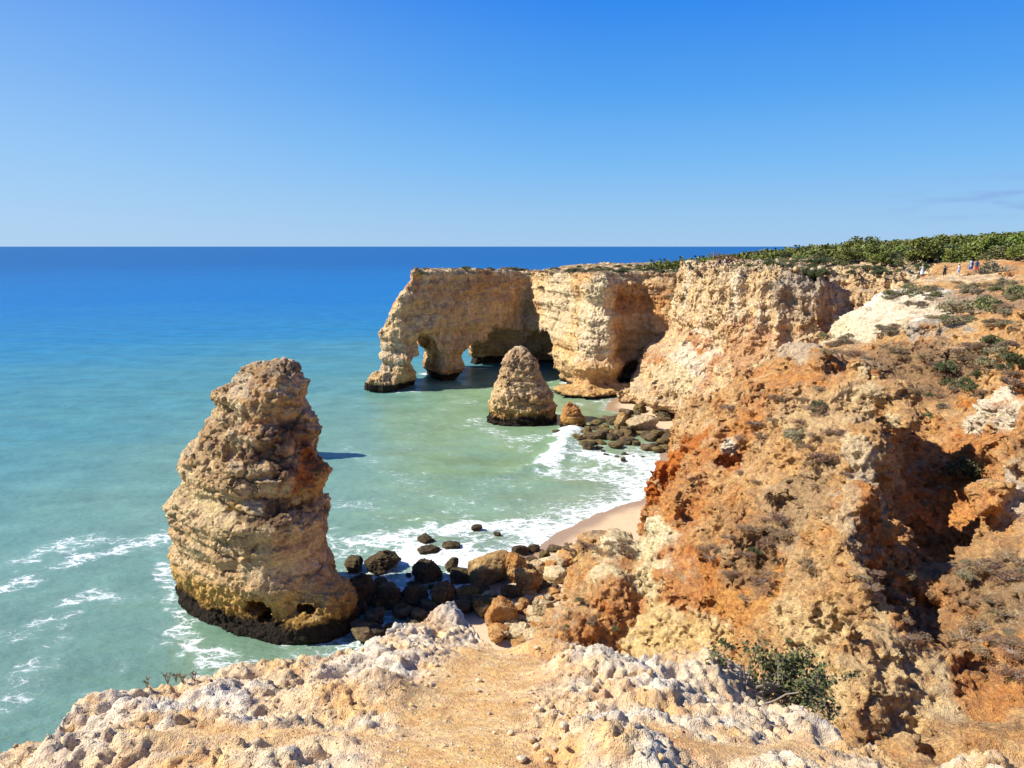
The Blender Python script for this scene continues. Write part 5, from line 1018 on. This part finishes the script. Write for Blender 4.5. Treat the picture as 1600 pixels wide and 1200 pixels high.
def railing():
    a, b = np.array(P(1114, 420, 138)), np.array(P(1166, 418, 140)); a[2] = max(ML(a[0], a[1]), 23.9) + .5; b[2] = max(ML(b[0], b[1]), 23.9) + .5; r = empty('railing', a); d = b - a; n = 7; M_wood = plain('railing_wood', (.42, .19, .10), .8, .2, 8)
    for i in range(n + 1):
        p = d * i / n; V, F = tube([p + (0, 0, -1.2), p + (0, 0, 1.35)], [.07, .07], 6); mesh('post', V, F, M_wood, parent=r)
    for z in (.6, 1.3):
        V, F = tube([(0, 0, z), d + (0, 0, z)], [.06, .06], 6); mesh('rail', V, F, M_wood, parent=r)
    for i in range(n):
        p = d * i / n; q = d * (i + 1) / n; V, F = tube([p + (0, 0, 1.25), q + (0, 0, .1)], [.05, .05], 6); mesh('brace', V, F, M_wood, parent=r)
    tag(r, 'low brown wooden railing with crossed braces on the brink of the middle cliff', 'railing')
railing()

# ------------------------------------------------------------------ on the ledge: leafy shrub, twigs, loose stones
def lz(x, y):
    i = int(np.clip(np.searchsorted(LV[:, 0, 0], x), 0, LV.shape[0] - 1)); j = int(np.clip(np.searchsorted(LV[0, :, 1], y), 0, LV.shape[1] - 1)); return float(LV[i, j, 2])
def lhit(px, py):
    a, b, c = ray(px, py); Y = 1.9
    while Y < 6.4:
        if CAMH + c * Y / b <= lz(a * Y / b, Y): return (a * Y / b, Y, lz(a * Y / b, Y))
        Y += .01
def near_shrub():
    r_ = np.random.default_rng(77); base = np.array(P(1175, 1092, 4.0)); root = empty('leafy_shrub', base); br = []; tips = []
    def grow(p, d, L, rad, lev):
        pts_ = [p]; q = p.copy(); dd = d.copy()
        for k in range(4):
            dd = dd + r_.normal(size=3) * .22; dd /= np.linalg.norm(dd); q = q + dd * L / 4; pts_.append(q.copy())
        br.append(tube(pts_, np.linspace(rad, rad * .45, 5), 5))
        if lev <= 2:
            for t in pts_[2:]: tips.append((t, dd, lev))
        if lev > 0:
            for k in range(3 if lev > 1 else 4):
                e = d + r_.normal(size=3) * .62; e[2] += .05; e /= np.linalg.norm(e); grow(pts_[r_.integers(1, 5)], e, L * r_.uniform(.5, .8), rad * .55, lev - 1)
    for d in [(.9, .2, .25), (.8, -.1, .05), (1., .1, -.25), (.6, .2, .22), (.3, .2, .25), (-.2, .1, .2), (1., .0, -.1), (.8, .1, -.3), (.95, -.2, -.05), (.7, .3, .15), (.45, -.1, .15)]:
        d = np.array(d, float); d /= np.linalg.norm(d); grow(np.zeros(3) + r_.normal(size=3) * .03, d, .26 * r_.uniform(.8, 1.2), .009, 3)
    V, F = joinm(br); mesh('branches', V, F, M_twig, parent=root)
    T = np.array([t[0] for t in tips]); k = r_.integers(0, len(T), 5000); C_ = T[k] + r_.normal(size=(5000, 3)) * .012
    C_ = C_[r_.random(len(C_)) < np.clip(.5 + 3. * (C_[:, 2] + .25 * C_[:, 0]), .12, 1)]
    V, F = leaves(r_, C_, .017, asp=1.6); mesh('leaves', V, F, leafmat('shrub_leaf', (.17, .19, .06), (.085, .12, .045)), parent=root, smooth_shade=False)
    tag(root, 'green leafy shrub with bare grey branches hanging over the right edge of the ledge', 'shrub')
near_shrub()
random.seed(33)
for i, (px, py) in enumerate([(231, 1068), (262, 1064), (275, 1061), (285, 1060), (303, 1058)]):
    h_ = lhit(px, py + 6) or P(px, py, 4.2); parts = []
    for k in range(5):
        d = np.array((random.uniform(-.5, .5), random.uniform(-.3, .3), 1.)); L = random.uniform(.03, .07); p1 = d * L * .6; parts.append(tube([(0, 0, -.02), p1, d * L + (random.uniform(-.02, .02), 0, 0)], [.0022, .0016, .0008], 4))
        for e in range(3): parts.append(tube([p1, p1 + np.array((random.uniform(-.02, .02), random.uniform(-.01, .01), random.uniform(.005, .02)))], [.0014, .0018], 4))
    V, F = joinm(parts); o = mesh('dry_plant', V, F, L_dry); o.location = h_
    tag(o, 'tiny dry plant on the rim of the ledge, %s' % ['leftmost and apart from the rest', 'second from the left', 'middle one of the row', 'second from the right', 'rightmost of the row'][i], 'plant')
pp = []
for k in range(5):
    V, F, c = boulder_mesh(300 + k, (1.1, .9, .7), .8, 7, (.60, .42, .22), (.70, .58, .40)); pp.append((V, F, c))
nst = 0
for k in range(400):
    px, py = random.uniform(620, 900), random.uniform(985, 1198)
    if random.random() < .35: px = random.uniform(60, 1500)
    h_ = lhit(px, py)
    if h_ is None or h_[1] > 5.4 or nst >= 150: continue
    if nst < 5: pass
    nm = 'loose_stone'; key = 'pst%d' % (nst % 5)
    if nst < 5: V, F, c = pp[nst]; protos[key] = mesh(nm, V, F, M_stone, c, link=False)
    o = protos[key].copy(); o.name = nm; col.objects.link(o); s_ = .010 + .03 * random.random() ** 3; o.location = (h_[0], h_[1], h_[2] - s_ * .15); o.scale = (s_, s_, s_); o.rotation_euler = (0, 0, random.uniform(0, 6.28)); nst += 1
    tag(o, 'small pale loose stone on the ochre soil of the ledge', 'stone', 'loose stones on the ledge')
def gravel():
    r_ = np.random.default_rng(12); Vb, Fb, cb = boulder_mesh(301, (1.1, .9, .7), .8, 2, (.6, .42, .22), (.7, .58, .4)); n = 9000
    x = r_.uniform(-2.2, 2.2, n); y = r_.uniform(2.0, 5.3, n); i = np.clip(np.searchsorted(LV[:, 0, 0], x), 0, LV.shape[0] - 1); j = np.clip(np.searchsorted(LV[0, :, 1], y), 0, LV.shape[1] - 1)
    z = LV[i, j, 2]; keep = (r_.random(n) < np.where(LS[i, j] > .4, 1, .35)) & (z > 25.0); x, y, z = x[keep], y[keep], z[keep]; n = len(x)
    s_ = (.0035 + .010 * r_.random(n) ** 2.5)[:, None]; a = r_.uniform(0, 6.28, n)
    V = Vb[None] * s_[:, None]; ca, sa = np.cos(a)[:, None], np.sin(a)[:, None]; V = np.stack([V[..., 0] * ca - V[..., 1] * sa + x[:, None], V[..., 0] * sa + V[..., 1] * ca + y[:, None], V[..., 2] + z[:, None] - .001], -1)
    F = Fb[None] + (np.arange(n) * len(Vb))[:, None, None]; c = np.repeat(np.array([(.66, .47, .25), (.58, .36, .17), (.74, .62, .44), (.52, .33, .18)])[r_.integers(0, 4, n)], len(Vb), 0)
    tag(mesh('gravel', V.reshape(-1, 3), F.reshape(-1, 4), M_ledge, c), kind='stuff', label='fine gravel strewn over the soil of the ledge')
gravel()
for lst in (tp, sum(SH.values(), [])):
    for p in lst:
        if p.location.z < -400:
            for ch in list(p.children): bpy.data.objects.remove(ch)
            bpy.data.objects.remove(p)
